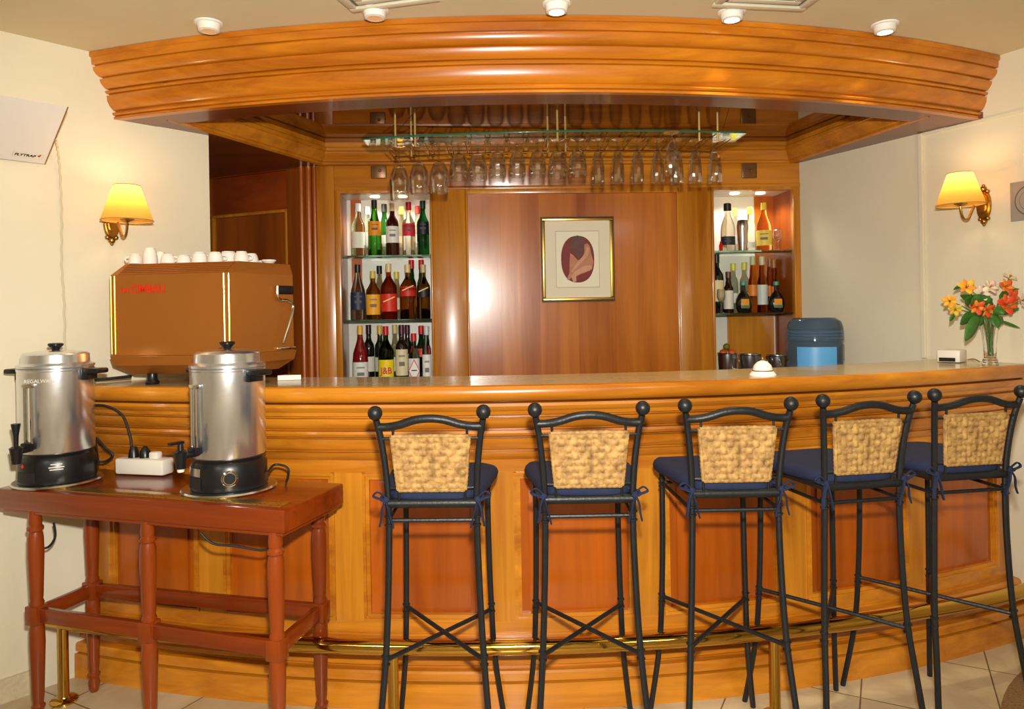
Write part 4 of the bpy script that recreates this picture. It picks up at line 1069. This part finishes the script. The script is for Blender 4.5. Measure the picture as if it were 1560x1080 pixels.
def decal(poly, d, mat, nm):
    M9 = face_frame(tuple(BW(cu_,d,cz_)), be, bn)
    MB().prism(poly,0,.0006,M=M9).build(nm, mat, pic, world=True)
ov = lambda a,b,n=40: [(a*math.copysign(abs(math.cos(2*PI*k/n))**.86,math.cos(2*PI*k/n)), b*math.copysign(abs(math.sin(2*PI*k/n))**.86,math.sin(2*PI*k/n))) for k in range(n)]
decal(ov(.0915,.1285),.0078,M_oval,'oval_print')
S = .0915/175.0      # drawing units from the enlarged view
def dw(pts): return [((x-470)*S, (535-y)*S) for x,y in pts]
decal(dw([(392,468),(430,500),(470,545),(500,545),(540,470),(545,380),(575,368),(600,400),(612,470),(636,560),(620,640),(540,680),(460,700),(400,730),(365,755),(352,745),(380,680),(384,560)]),.0085,M_skin,'figure_body')
decal(dw([(400,660),(470,560),(540,490),(570,400),(590,420),(580,500),(520,560),(440,640),(410,672)]),.0092,M_skin2,'figure_arm')
decal(dw([(398,715),(440,660),(520,615),(600,598),(622,625),(600,655),(520,680),(450,715),(452,768),(420,775)]),.0092,M_skin2,'figure_leg')
decal(dw([(400,340),(420,300),(470,285),(520,300),(545,340),(530,440),(505,510),(480,530),(450,490),(415,440),(398,390)]),.0098,M_hair,'figure_hair')
# bronze switch plates on the frieze
for px,lab in ((580,'square bronze plate on the wood frieze above the left cabinet'),(1143,'square bronze plate on the wood frieze above the right cabinet')):
    Yp = BW(bu(px),0,0).y; zc = at(px,258,Yp).z; u = bu(px)
    t = thing('bronze_plate', lab, 'wall plate', BW(u,.008,zc-.05), 0, 'bronze plates on the frieze')
    bbox(MB(),u-.042,u+.042,zc-.052,zc+.052,.0085,.016,.006).build('plate', M_bronze, t, world=True)
    MB().sphere(tuple(BW(u+.008,.016,zc-.01)),.008,n=12).build('button', M_brassd, t, world=True)

# ------------------------------------------------------------------ HANGING GLASS RACK
rk = thing('hanging_glass_rack','hanging stemware rack with curved green-edged glass shelf and brass rods above the bar','glass rack',(.25,3.28,2.285))
GX = .24
def gy(X): return 3.20 + (X-GX)**2/9.0
ZG = 2.130
x0, x1 = -.612, 1.112
n = 30; front = [(x0+(x1-x0)*k/n, gy(x0+(x1-x0)*k/n)-.036) for k in range(n+1)]; backp = [(x,gy(x)+.14) for x,_ in front][::-1]
MB().prism(front+backp, 2.155, 2.163).build('glass_shelf', M_rackshelf, rk, world=True)
m = MB(); m.grid([[(x,y-.0008,z) for x,y in front] for z in (2.155,2.163)]); tag(m.build('polished_edge', plain('green_glass_edge', srgb(58,128,96), .12, trans=.35), rk, world=True, solid=.0012),'green polished glass edge')
GL = [ # px, foot y, bottom y, width px, kind
 (608,220,303,31,'wine'),(638,218,293,30,'wine'),(669,216,291,30,'wine'),(699,214,270,30,'goblet'),(728,214,272,29,'goblet'),(758,214,268,27,'goblet'),(788,214,268,26,'goblet'),
 (819,213,268,27,'goblet'),(850,216,273,30,'goblet'),(880,213,268,29,'goblet'),(911,214,282,20,'flute'),(941,215,281,20,'flute'),(971,215,281,20,'flute'),(1002,216,281,20,'flute'),
 (1031,216,283,20,'flute'),(1059,216,281,20,'flute'),(1089,217,281,21,'flute')]
ORD = ['first','second','third','fourth','fifth','sixth','seventh','eighth']
KN = {'wine':('wine_glass','tall wine glass','wine glass'),'goblet':('goblet','round water goblet','goblet'),'flute':('champagne_flute','champagne flute','champagne flute')}
cnt = {'wine':0,'goblet':0,'flute':0}; GXs = []
proto_g = {}
for px,fy,by,wpx,kind in GL:
    k = kx(px,250); X = k*3.22; Y = gy(X)+.02; X = k*Y
    GXs.append((X,Y))
    h = at(px,fy,Y).z - at(px,by,Y).z; r = wpx/2/F*Y
    t = thing(KN[kind][0], 'the %s %s from the left, hanging upside down in the rack'%(ORD[cnt[kind]],KN[kind][1]), KN[kind][2], (X,Y,ZG+.0), 0, {'wine':'hanging wine glasses','goblet':'hanging goblets','flute':'hanging champagne flutes'}[kind])
    cnt[kind] += 1
    foot = {'wine':.035,'goblet':.039,'flute':.036}[kind]; stem = {'wine':h*.36,'goblet':h*.28,'flute':h*.24}[kind]
    m = MB(); m.lathe(stem_profile(h,r,foot,stem,kind),n=24 if kind=='wine' else 14,M=Matrix.Translation((0,0,.0022)) @ Matrix.Rotation(PI,4,'X'))
    m.build('glass', M_stemware, t, smooth=35 if kind=='wine' else 22)
k = kx(1023,250); Y2 = 3.11; X2 = k*Y2
t = thing('champagne_flute','lower champagne flute hanging just in front of the fifth one','champagne flute',(X2+.002,Y2-.0,ZG),0,'hanging champagne flutes')
m = MB(); m.lathe(stem_profile(.186,.029,.036,.045,'flute'),n=14,M=Matrix.Translation((0,0,.0022)) @ Matrix.Rotation(PI,4,'X')); m.build('glass', M_stemware, t, smooth=22)
# rails between the feet, cross bars, hanger rods
xs = sorted(g[0] for g in GXs); mids = [(xs[i]+xs[i+1])/2 for i in range(len(xs)-1)]; mids = [xs[0]-.045]+mids+[xs[-1]+.045]
for X in mids:
    m = MB(); m.tube([(X-.011,gy(X)-.045,ZG-.0046)]+[(X-.011*math.cos(PI*q/8),gy(X)+.205+.011*math.sin(PI*q/8),ZG-.0046) for q in range(9)]+[(X+.011,gy(X)-.045,ZG-.0046)],.0026,8); m.sphere((X,gy(X)+.222,ZG-.0055),.0085,n=10)
    m.build('rail', M_brassd, rk, world=True)
for dy in (.19,):
    MB().tube([(mids[0]+(mids[-1]-mids[0])*k/20, gy(mids[0]+(mids[-1]-mids[0])*k/20)+dy, ZG-.0112) for k in range(21)],.0045,8).build('cross_bar', M_brassd, rk, world=True)
def hang(px, py, dy):
    k = kx(px,py); X = k*3.2; Y = gy(X)+dy; X = k*Y
    MB().tube([(X,Y,ZG-.012),(X,Y,2.2835)],.0048,10).build('hanger_rod', M_rod, rk, world=True)
for px in (602,632,849,1065,1093): hang(px,190,-.0275)
for px in (626,834,861): hang(px,190,.185)

# ------------------------------------------------------------------ WATER JUG ON DISPENSER
jx, jy = at(1241,500,3.60).x, 3.60
jz = at(1241,484,3.60).z
disp = thing('water_dispenser','white water dispenser stand behind the bar under the blue bottle','water dispenser',(jx,jy,0))
MB().box((0,0,.42),(.28,.28,.84),0,.02).build('cabinet', M_offw, disp)
MB().lathe([(0,.841),(.10,.841),(.11,.86),(.11,.885),(.095,.885),(.05,.865),(0,.865)],n=28).build('collar', M_offw, disp)
jug = thing('water_bottle','large blue plastic water bottle upside down beside the right cabinet','water bottle',(jx,jy,.90))
H = jz-.90
def jugm():
    m, nt, b = newmat('blue_jug_plastic')
    b.inputs['Base Color'].default_value = srgb(126,154,182); b.inputs['Transmission Weight'].default_value=.82; b.inputs['Roughness'].default_value=.12; b.inputs['IOR'].default_value=1.2
    return m
rj = .134
m = MB(); m.lathe([(0,0),(.028,0),(.03,.03),(.06,.07),(rj-.01,.11),(rj,.135),(rj,.19),(rj-.006,.20),(rj,.21),(rj,H-.135),(rj-.005,H-.128),(rj-.005,H-.118),(rj,H-.11),(rj-.004,H-.045),(rj-.014,H-.018),(rj-.04,H),(0,H)],n=40)
m.build('bottle_shell', jugm(), jug)
m = MB()
for z in (H-.07,H-.085,H-.10): m.lathe([(rj-.002,z-.003),(rj+.001,z),(rj-.002,z+.003)],n=40)
m.build('rib', plain('blue_rib',srgb(104,140,176),.2,trans=.5), jug)
M10 = face_frame((-.030,-rj-.0015,H-.185),(1,0,0),(0,-1,0))
m = MB(); m.lathe([(rj+.0006,H-.235),(rj+.0012,H-.235),(rj+.0012,H-.14),(rj+.0006,H-.14)],n=16,a0=R(-150),a1=R(-68)); tag(m.build('label', plain('blue_label',srgb(96,170,226),.35), jug),'pale blue label')

# ------------------------------------------------------------------ THINGS ON THE COUNTER
q = at(1162,572,2.64); 
bell = thing('table_bell','white ceramic bell-shaped table bell with brass tip on the bar top','bell',(q.x,q.y,1.1205))
MB().lathe([(0,0),(.046,0),(.047,.006),(.038,.018),(.030,.020),(0,.020)],n=28).build('base', M_white, bell)
MB().lathe([(0,.020),(.034,.021),(.035,.025),(.030,.040),(.018,.052),(.006,.057),(0,.058)],n=28).build('dome', M_white, bell)
MB().lathe([(.0345,.0195),(.0360,.0195),(.0360,.0215),(.0345,.0215)],n=28).build('dark_rim', M_black, bell)
MB().lathe([(0,.057),(.004,.057),(.005,.063),(.003,.068),(0,.069)],n=12).build('tip', M_brass, bell)
q = at(1450,540,3.12)
cr = thing('card_reader','small white box with dark front slot on the right end of the bar','device',(q.x,q.y,1.1205),R(-48))
m = MB(); m.box((0,0,.028),(.088,.098,.052),0,.006); m.build('housing', M_offw, cr)
MB().box((-.004,-.0492,.014),(.062,.004,.016)).build('slot', M_black, cr)
m = MB(); m.tube(smooth_path([tuple(at(1474,548,3.06)),tuple(at(1484,547,3.06)),tuple(at(1492,551,3.02))]),.003,8); o = m.build('cord_end', plain('tan_cord',srgb(150,110,70),.6)); tag(o,'short tan cord lying between white box and flower vase','cable')

# flowers
vp = at(1510,553,2.965); VX, VY = vp.x-.004, 2.965
vase = thing('flower_vase','slim clear glass vase of flowers at the right end of the bar','vase',(VX,VY,1.1205))
MB().lathe([(0,0),(.028,0),(.030,.004),(.026,.012),(.028,.018),(.022,.028),(.0225,.08),(.027,.13),(.033,.175),(.031,.175),(.025,.13),(.0195,.08),(.019,.034),(0,.030)],n=28).build('glass', M_glass, vase)
M_leaf = plain('leaf_green', srgb(58,108,34), .45, noise=.3, nscale=40)
M_stem = plain('stem_green', srgb(86,120,44), .5)
def petal(mb, base, dirv, nrm, L_, w_, curl):
    d = Vector(dirv).normalized(); s_ = d.cross(Vector(nrm)).normalized(); u_ = s_.cross(d)
    rows = []
    for i in range(6):
        t = i/5; ww = w_*math.sin(PI*(.12+.80*t))**.8; c = Vector(base)+d*(L_*t)+u_*(curl*L_*(t*t))
        rows.append([c-s_*ww-u_*(-.15*ww), c, c+s_*ww+u_*(.15*ww)])
    mb.grid(rows)
def flower(px, py, Y, size, rgb, rgb2, lab, tilt=(0,-1,.2), leaf=None):
    size *= 1.12
    c = at(px,py,Y); base = Vector((VX+random.uniform(-.008,.008),VY+random.uniform(-.008,.008),1.155))
    lip = Vector((VX+(c.x-VX)*.16, VY+(c.y-VY)*.16, 1.295))
    t = thing('flower', lab, 'flower', (VX,VY,1.15), 0, 'cut flowers in the vase')
    MB().tube(smooth_path([base,lip,lerp(lip,c,.55)+Vector((0,0,.012)),c],6),.0022,6).build('stem', M_stem, t, world=True)
    ax = Vector(tilt).normalized(); a = ax.cross(Vector((0,0,1))).normalized(); b = a.cross(ax)
    m = MB(); m2 = MB()
    for k in range(6):
        an = 2*PI*k/6+.3; rad = a*math.cos(an)+b*math.sin(an)
        petal(m if k%2==0 else m2, c+rad*.002, rad*.82+ax*.55, ax, size*(1 if k%2==0 else .92), size*(.36 if k%2==0 else .26), -.25)
    m.build('petals', paint(rgb,.55), t, world=True, smooth=60, solid=.0008); tag(m2.build('inner_petals', paint(rgb2,.55), t, world=True, smooth=60, solid=.0008),'paler inner petals')
    m = MB()
    for k in range(5):
        an = 2*PI*k/5; m.tube([c, c+ax*size*.55+(a*math.cos(an)+b*math.sin(an))*size*.16],[.0008,.0012],5)
    m.build('stamens', paint((150,110,40),.6), t, world=True)
    return t
OR,ORR,YE,CRM,PK = (226,92,26),(236,140,40),(234,178,46),(232,214,176),(226,196,180)
flower(1531,437,2.955,.030,OR,ORR,'orange flower at the top right of the bouquet',(.1,-1,.3))
flower(1531,464,2.93,.040,(222,70,30),OR,'largest red-orange flower on the right side of the bouquet',(.05,-1,.1))
flower(1541,452,2.95,.030,(224,80,30),OR,'red-orange flower tucked between the two right-hand orange flowers',(.4,-1,.2))
flower(1488,468,2.92,.028,(226,84,34),ORR,'orange flower low at the centre left of the bouquet',(-.3,-1,-.1))
flower(1503,472,2.92,.028,(222,78,30),ORR,'orange flower low in the middle, just above the vase mouth',(.2,-1,-.3))
flower(1472,438,2.95,.032,YE,ORR,'yellow-orange flower at the upper left of the bouquet',(-.3,-1,.5))
flower(1447,459,2.95,.026,(232,160,40),YE,'small yellow-orange flower at the far left of the bouquet',(-.8,-1,.1))
flower(1455,471,2.95,.024,(226,196,70),YE,'pale yellow flower low at the far left of the bouquet',(-.5,-1,-.4))
flower(1495,447,2.94,.030,CRM,PK,'cream flower in the upper middle of the bouquet',(-.2,-1,.3))
flower(1507,438,2.97,.030,PK,CRM,'pale pink flower at the top middle of the bouquet',(.1,-1,.5))
flower(1537,424,2.985,.026,(226,214,170),CRM,'faded cream blossom at the very top right of the bouquet',(.2,-.6,.9))
flower(1554,458,2.88,.030,PK,CRM,'pink and cream flower at the far right edge of the bouquet',(.8,-1,.1))
m = MB()
def leaf(px, py, Y, px2, py2, Y2, w_, droop=.0):
    a0 = at(px,py,Y); a1 = at(px2,py2,Y2); d = a1-a0; L_ = d.length; s_ = d.cross(Vector((0,1,.3))).normalized(); u_ = s_.cross(d.normalized())
    rows = []
    for i in range(9):
        t = i/8; ww = 1.5*w_*math.sin(PI*min(1,.06+.94*t))**.75; c = a0+d*t + u_*(droop*L_*math.sin(PI*t))
        rows.append([c-s_*ww+u_*.15*ww, c, c+s_*ww+u_*.15*ww])
    mm = MB(); mm.grid(rows); return mm
for args in ((1500,470,2.93,1470,455,2.90,.016,.1),(1505,466,2.93,1480,450,2.91,.014,.1),(1512,458,2.92,1478,462,2.88,.018,.15),(1500,476,2.93,1462,494,2.90,.017,.12),(1492,480,2.92,1470,520,2.90,.018,.0),
             (1488,478,2.93,1478,510,2.91,.014,.0),(1520,474,2.93,1553,470,2.92,.017,.12),(1515,478,2.93,1520,500,2.91,.015,.0),(1526,482,2.93,1523,494,2.92,.014,.1),(1522,488,2.95,1555,500,2.95,.004,.1),
             (1500,462,2.95,1462,450,2.95,.010,.1),(1522,452,2.94,1553,440,2.96,.010,.1),(1514,470,2.90,1530,478,2.89,.013,.1),(1505,482,2.93,1508,455,2.93,.016,.0),(1455,478,2.95,1446,490,2.95,.006,0),(1470,435,2.96,1452,442,2.97,.005,.2),(1497,482,2.94,1492,497,2.93,.010,0)):
    leaf(*args).build('leaf', M_leaf, vase, world=True, smooth=60, solid=.0007)

# ------------------------------------------------------------------ WALL SCONCES
def sconce(P, nrm, lab):
    n = Vector(nrm).normalized(); s_ = Vector((-n.y,n.x,0))
    t = thing('wall_sconce', lab, 'wall lamp', P, 0, 'brass wall sconces')
    M11 = face_frame((0,0,0), s_, n)     # local x sideways, y up, z out of the wall
    m = MB()
    ell = [(.030*math.cos(2*PI*k/28),.066*math.sin(2*PI*k/28)) for k in range(28)]
    m.prism(ell,0.001,.010,M=M11); m.prism([(x*.8,y*.82) for x,y in ell],.010,.017,M=M11); m.prism([(x*.5,y*.55) for x,y in ell],.017,.024,M=M11)
    for sg in (1,-1):
        m.sphere(tuple(M11 @ Vector((0,sg*.070,.006))),.014,(1,1,1),12); m.sphere(tuple(M11 @ Vector((0,sg*.084,.006))),.007,n=10)
        for q_ in (-1,1): m.sphere(tuple(M11 @ Vector((q_*.016,sg*.058,.006))),.010,n=10)
    m.build('backplate', M_brassd, t)
    cpt = n*.165
    m = MB()
    m.tube(smooth_path([n*.02+Vector((0,0,.0)),n*.060+Vector((0,0,.004)),n*.092+Vector((0,0,-.03)),n*.118+Vector((0,0,-.064)),n*.150+Vector((0,0,-.058)),cpt+Vector((0,0,-.02)),cpt+Vector((0,0,.01))],6),.0048,10)
    m.lathe([(0,-.012),(.006,-.012),(.024,-.003),(.026,0),(.010,.004),(.010,.030),(0,.030)],cpt,18)
    m.build('arm', M_brassd, t)
    MB().lathe([(0,.030),(.010,.030),(.014,.050),(.012,.075),(.004,.092),(0,.094)],cpt,14).build('bulb', M_bulb, t)
    m = MB(); m.lathe([(.092,-.006),(.047,.128)],cpt,36); m.build('lamp_shade', M_shade, t)
    for r_,z in ((.092,-.006),(.047,.128)):
        MB().tube([cpt+Vector((r_*math.cos(2*PI*k/36),r_*math.sin(2*PI*k/36),z)) for k in range(37)],.0018,6,cap=False).build('shade_trim', paint((176,140,80),.5), t)
    ld = bpy.data.lights.new('sconce_light','POINT'); ld.energy = 1.15; ld.color=(1,.76,.46); ld.shadow_soft_size = .018
    lo = bpy.data.objects.new('sconce_light',ld); COL.objects.link(lo); lo.location = Vector(P)+cpt+Vector((0,0,.108))
lw = Vector((.9,1,0)).normalized(); ln = Vector((1,-.9,0)).normalized()
def onL(px, py):
    k = kx(px,py); Y = (-1.811-.9*2.604)/(k-.9); v = (py-CY)+ROLL*(px-CX); return Vector((k*Y,Y,EYE-v/F*Y))
def onRp(px, py):
    k = kx(px,py); Y = (2.205+.470*2.895)/(k+.470); v = (py-CY)+ROLL*(px-CX); return Vector((k*Y,Y,EYE-v/F*Y))
sconce(onL(169,340), ln, 'brass wall sconce with glowing shade on the left wall above the espresso machine')
sconce(onRp(1500,313), rn, 'brass wall sconce with glowing shade on the right wall above the flowers')

# ------------------------------------------------------------------ FLY TRAP UNIT, LEFT WALL
def onLd(px, py, d):
    k = kx(px,py); Y = (-1.811-.9*2.604 + d*ln.x - .9*d*ln.y)/(k-.9); v = (py-CY)+ROLL*(px-CX); return Vector((k*Y,Y,EYE-v/F*Y))
TOPD, BOTD = .285, .025
A0 = onLd(102,163,TOPD); A1 = onLd(68,250,BOTD)
fl = thing('insect_trap','white tilted insect trap panel high on the left wall','insect trap',A1-ln*BOTD)
ztop, zbot = A0.z, A1.z
Lf = .60
p_top = A1-ln*BOTD; p_top.z = 0
def fpt(s_, out, z): return p_top - lw*s_ + ln*out + Vector((0,0,z))
m = MB()
vs = [[m.bm.verts.new(fpt(s_,o_,z_)) for (o_,z_) in ((TOPD-.010,ztop-.004),(TOPD,ztop),(BOTD,zbot),(BOTD-.010,zbot+.004))] for s_ in (0,Lf)]
for k in range(4): m.bm.faces.new((vs[0][k],vs[0][(k+1)%4],vs[1][(k+1)%4],vs[1][k]))
m.bm.faces.new(vs[0]); m.bm.faces.new(vs[1][::-1])
m.build('front_panel', plain('white_enamel',srgb(226,222,216),.45), fl, world=True, smooth=0)
m = MB(); zm = (ztop+zbot)/2; dm = (TOPD+BOTD)/2-.012
vs = [[m.bm.verts.new(fpt(s_,o_,z_)) for (o_,z_) in ((.001,zm+.06),(dm+.03,zm+.06),(dm-.07,zm-.05),(.001,zm-.05))] for s_ in (.05,Lf-.05)]
for k in range(4): m.bm.faces.new((vs[0][k],vs[0][(k+1)%4],vs[1][(k+1)%4],vs[1][k]))
m.bm.faces.new(vs[0]); m.bm.faces.new(vs[1][::-1])
m.build('wall_box', M_offw, fl, world=True, smooth=0)
m = MB(); m.tube([fpt(-.0015,TOPD,ztop),fpt(-.0015,BOTD,zbot)],.0022,6); m.build('side_edge', M_brassd, fl, world=True)
slope = (fpt(0,BOTD,zbot)-fpt(0,TOPD,ztop)); up_ = (-slope).normalized(); nr = lw.cross(up_)
if nr.dot(ln) < 0: nr = -nr
rx = lw
def lab_frame(s_, f, lift):
    c = fpt(s_,TOPD,ztop)+slope*f+nr*lift; M = Matrix.Identity(4)
    for i in range(3): M[i][0]=rx[i]; M[i][1]=up_[i]; M[i][2]=nr[i]; M[i][3]=c[i]
    return M
m = MB(); m.box((0,0,0),(.095,.027,.0012),0,.0,M=lab_frame(.062,.88,.0008)); m.build('label', plain('label_cream',srgb(214,206,180),.5), fl, world=True)
m = MB(); m.box((0,0,0),(.090,.022,.0006),0,.0,M=lab_frame(.062,.88,.0016)); m.build('label', plain('label_pale',srgb(232,226,206),.5), fl, world=True)
text_mesh('FLYTRAP', .0168, lab_frame(.071,.88,.0024), M_ink, 'lettering', fl, .0003, .0006, shear=.15)
m = MB(); m.sphere((0,0,0),.005,(1,1,.15),10,M=lab_frame(.027,.87,.002)); m.sphere((.003,.006,0),.003,(1,1,.15),10,M=lab_frame(.027,.87,.002)); m.build('label_emblem', paint((176,80,30),.5), fl, world=True)
pts = [onLd(85,214,.07), onLd(88,228,.04), onL(90,262)+ln*.008, onL(93,330)+ln*.006, onL(93,400)+ln*.006, onL(97,470)+ln*.006, onL(98,560)+ln*.006]
m = MB(); path = smooth_path(pts,14); m.tube([p+lw*.0016*math.sin(i*1.3) for i,p in enumerate(path)],.0038,7)
tag(m.build('trap_cord', plain('pale_cord',srgb(206,194,164),.6)),'pale twisted cord hanging down the left wall from the insect trap','cable')

# square plaque with a round emblem, right wall
pq = onRp(1541,279); pq2 = onRp(1541,338); sz = pq.z-pq2.z
pl = thing('wall_plaque','grey square plaque with round emblem on the right wall beside the sconce','plaque',pq2)
cpl = (pq+pq2)/2 - rw*(sz/2)
M12 = face_frame(tuple(cpl), -rw, rn)
MB().box((0,0,.005),(sz,sz,.008),0,.001,M=M12).build('plate', M_grey, pl, world=True)
m = MB(); m.lathe([(sz*.36,.0085),(sz*.385,.0098),(sz*.41,.0085)],n=40,M=M12); m.lathe([(sz*.27,.0085),(sz*.28,.0096),(sz*.29,.0085)],n=40,M=M12); m.lathe([(0,.009),(sz*.12,.009),(sz*.13,.0085)],n=30,M=M12)
m.build('emblem', M_greyd, pl, world=True)

# ------------------------------------------------------------------ CEILING: spotlights and air diffusers
SPT = [(318,42,0),(571,22,0),(848,13,1),(1115,25,2),(1348,44,2)]
LABS = ['white ceiling spotlight at the far left end of the canopy','white ceiling spotlight beside the left air vent','white ceiling spotlight at the centre of the canopy','lit ceiling spotlight below the right air vent','lit ceiling spotlight at the far right end of the canopy']
for (px,py,lit),lab in zip(SPT,LABS):
    k = kx(px,py); v = (py-CY)+ROLL*(px-CX); Y = (CEIL-.018-EYE)/(-v/F); X = k*Y
    rr2 = math.hypot(X,CYC-Y); lim = CR+.060
    if rr2 < lim: X, Y = X*lim/rr2, CYC-(CYC-Y)*lim/rr2
    t = thing('ceiling_spotlight', lab, 'spotlight', (X,Y,CEIL), 0, 'recessed spotlights along the canopy')
    MB().lathe([(.040,-.0005),(.049,-.001),(.048,-.006),(.040,-.008),(.038,-.003)],n=28).build('trim_ring', M_white, t)
    m = MB(); m.lathe([(.038,-.002),(.040,-.010),(.036,-.030),(.026,-.033),(.026,-.020),(0,-.020)],n=24); m.build('lamp_housing', M_white, t)
    MB().lathe([(0,-.0325),(.026,-.0325),(.026,-.0225),(0,-.0225)],n=20).build('lens', M_spot if lit else M_spotdim, t)
    if lit:
        ld = bpy.data.lights.new('spot_beam','SPOT'); ld.energy = 14*lit; ld.color=(1,.86,.62); ld.spot_size=R(80); ld.spot_blend=.7; ld.shadow_soft_size=.026
        lo = bpy.data.objects.new('spot_beam',ld); COL.objects.link(lo); lo.location=(X,Y,CEIL-.036); lo.rotation_euler=(R(8),0,0)
def diffuser(corner, ex, ey, L_, lab):
    """nested square rings; the given corner is the one nearest the canopy"""
    ex = Vector(ex).normalized(); ey = Vector(ey).normalized(); c = Vector((corner.x,corner.y,CEIL))+ex*L_/2+ey*L_/2
    t = thing('air_diffuser', lab, 'air vent', c, math.atan2(ex.y,ex.x), 'ceiling air vents')
    for i in range(4):
        s0 = L_/2-i*.042; s1 = s0-.028; z0, z1 = -.002-.001*i, -.013+.003*(i%2)
        m = MB(); 
        for sg in (1,-1):
            m.box((0,sg*(s0+s1)/2,(z0+z1)/2),(2*s0,s0-s1,abs(z1-z0)),0,.003); m.box((sg*(s0+s1)/2,0,(z0+z1)/2),(s0-s1,2*s1,abs(z1-z0)),0,.003)
        m.build('ring', plain('vent_paint',srgb(214,206,182),.5), t)
    MB().box((0,0,-.0012),(L_-.02,L_-.02,.0015)).build('backing', paint((120,112,96),.7), t)
k = kx(541,22); c1 = at(541,23,2.485); k2 = at(1222,20,2.545)
diffuser(c1, (.287,-.075,0), (-.09,-.28,0), .32, 'square white air vent in the ceiling left of centre')
diffuser(k2, (-.333,-.05,0), (.05,-.333,0), .34, 'square white air vent in the ceiling right of centre')

# ------------------------------------------------------------------ LIGHT
def light(name, kind, loc, energy, color, **kw):
    ld = bpy.data.lights.new(name, kind); ld.energy = energy; ld.color = color
    rot = kw.pop('rot',None)
    for k_,v_ in kw.items(): setattr(ld,k_,v_)
    o = bpy.data.objects.new(name, ld); COL.objects.link(o); o.location = loc
    if rot: o.rotation_euler = rot
    return o
light('camera_flash','SPOT',(.03,.02,EYE+.20),320,(1,.955,.88),shadow_soft_size=.035,spot_size=R(106),spot_blend=.6,rot=(R(90),0,0))
for x,y in ((-1.6,-.8),(1.8,-.8),(.1,-2.0)):  # added area lamps, unseen behind the camera, for ambient fill
    light('added_room_fill','AREA',(x,y,CEIL-.03),26,(1,.93,.82),shape='SQUARE',size=.6)
w = bpy.data.worlds.new('world'); SC.world = w; w.use_nodes = True
w.node_tree.nodes['Background'].inputs[0].default_value = (1,.9,.75,1); w.node_tree.nodes['Background'].inputs[1].default_value = .15

# ------------------------------------------------------------------ CAMERA
cd = bpy.data.cameras.new('camera'); cam = bpy.data.objects.new('camera', cd); COL.objects.link(cam)
cd.sensor_fit = 'HORIZONTAL'; cd.sensor_width = 36; cd.lens = F/1560*36
cd.shift_x = (780-CX)/1560; cd.shift_y = -(540-CY)/1560
cd.clip_start = .05
cam.matrix_world = Matrix.Translation((0,0,EYE)) @ Matrix.Rotation(PI/2,4,'X') @ Matrix.Rotation(-math.atan(ROLL),4,'Z')
SC.camera = cam
vs_ = SC.view_settings
vs_.view_transform = 'Standard'; vs_.look = 'None'; vs_.gamma = 1; vs_.exposure = 0.0; vs_.use_curve_mapping = False
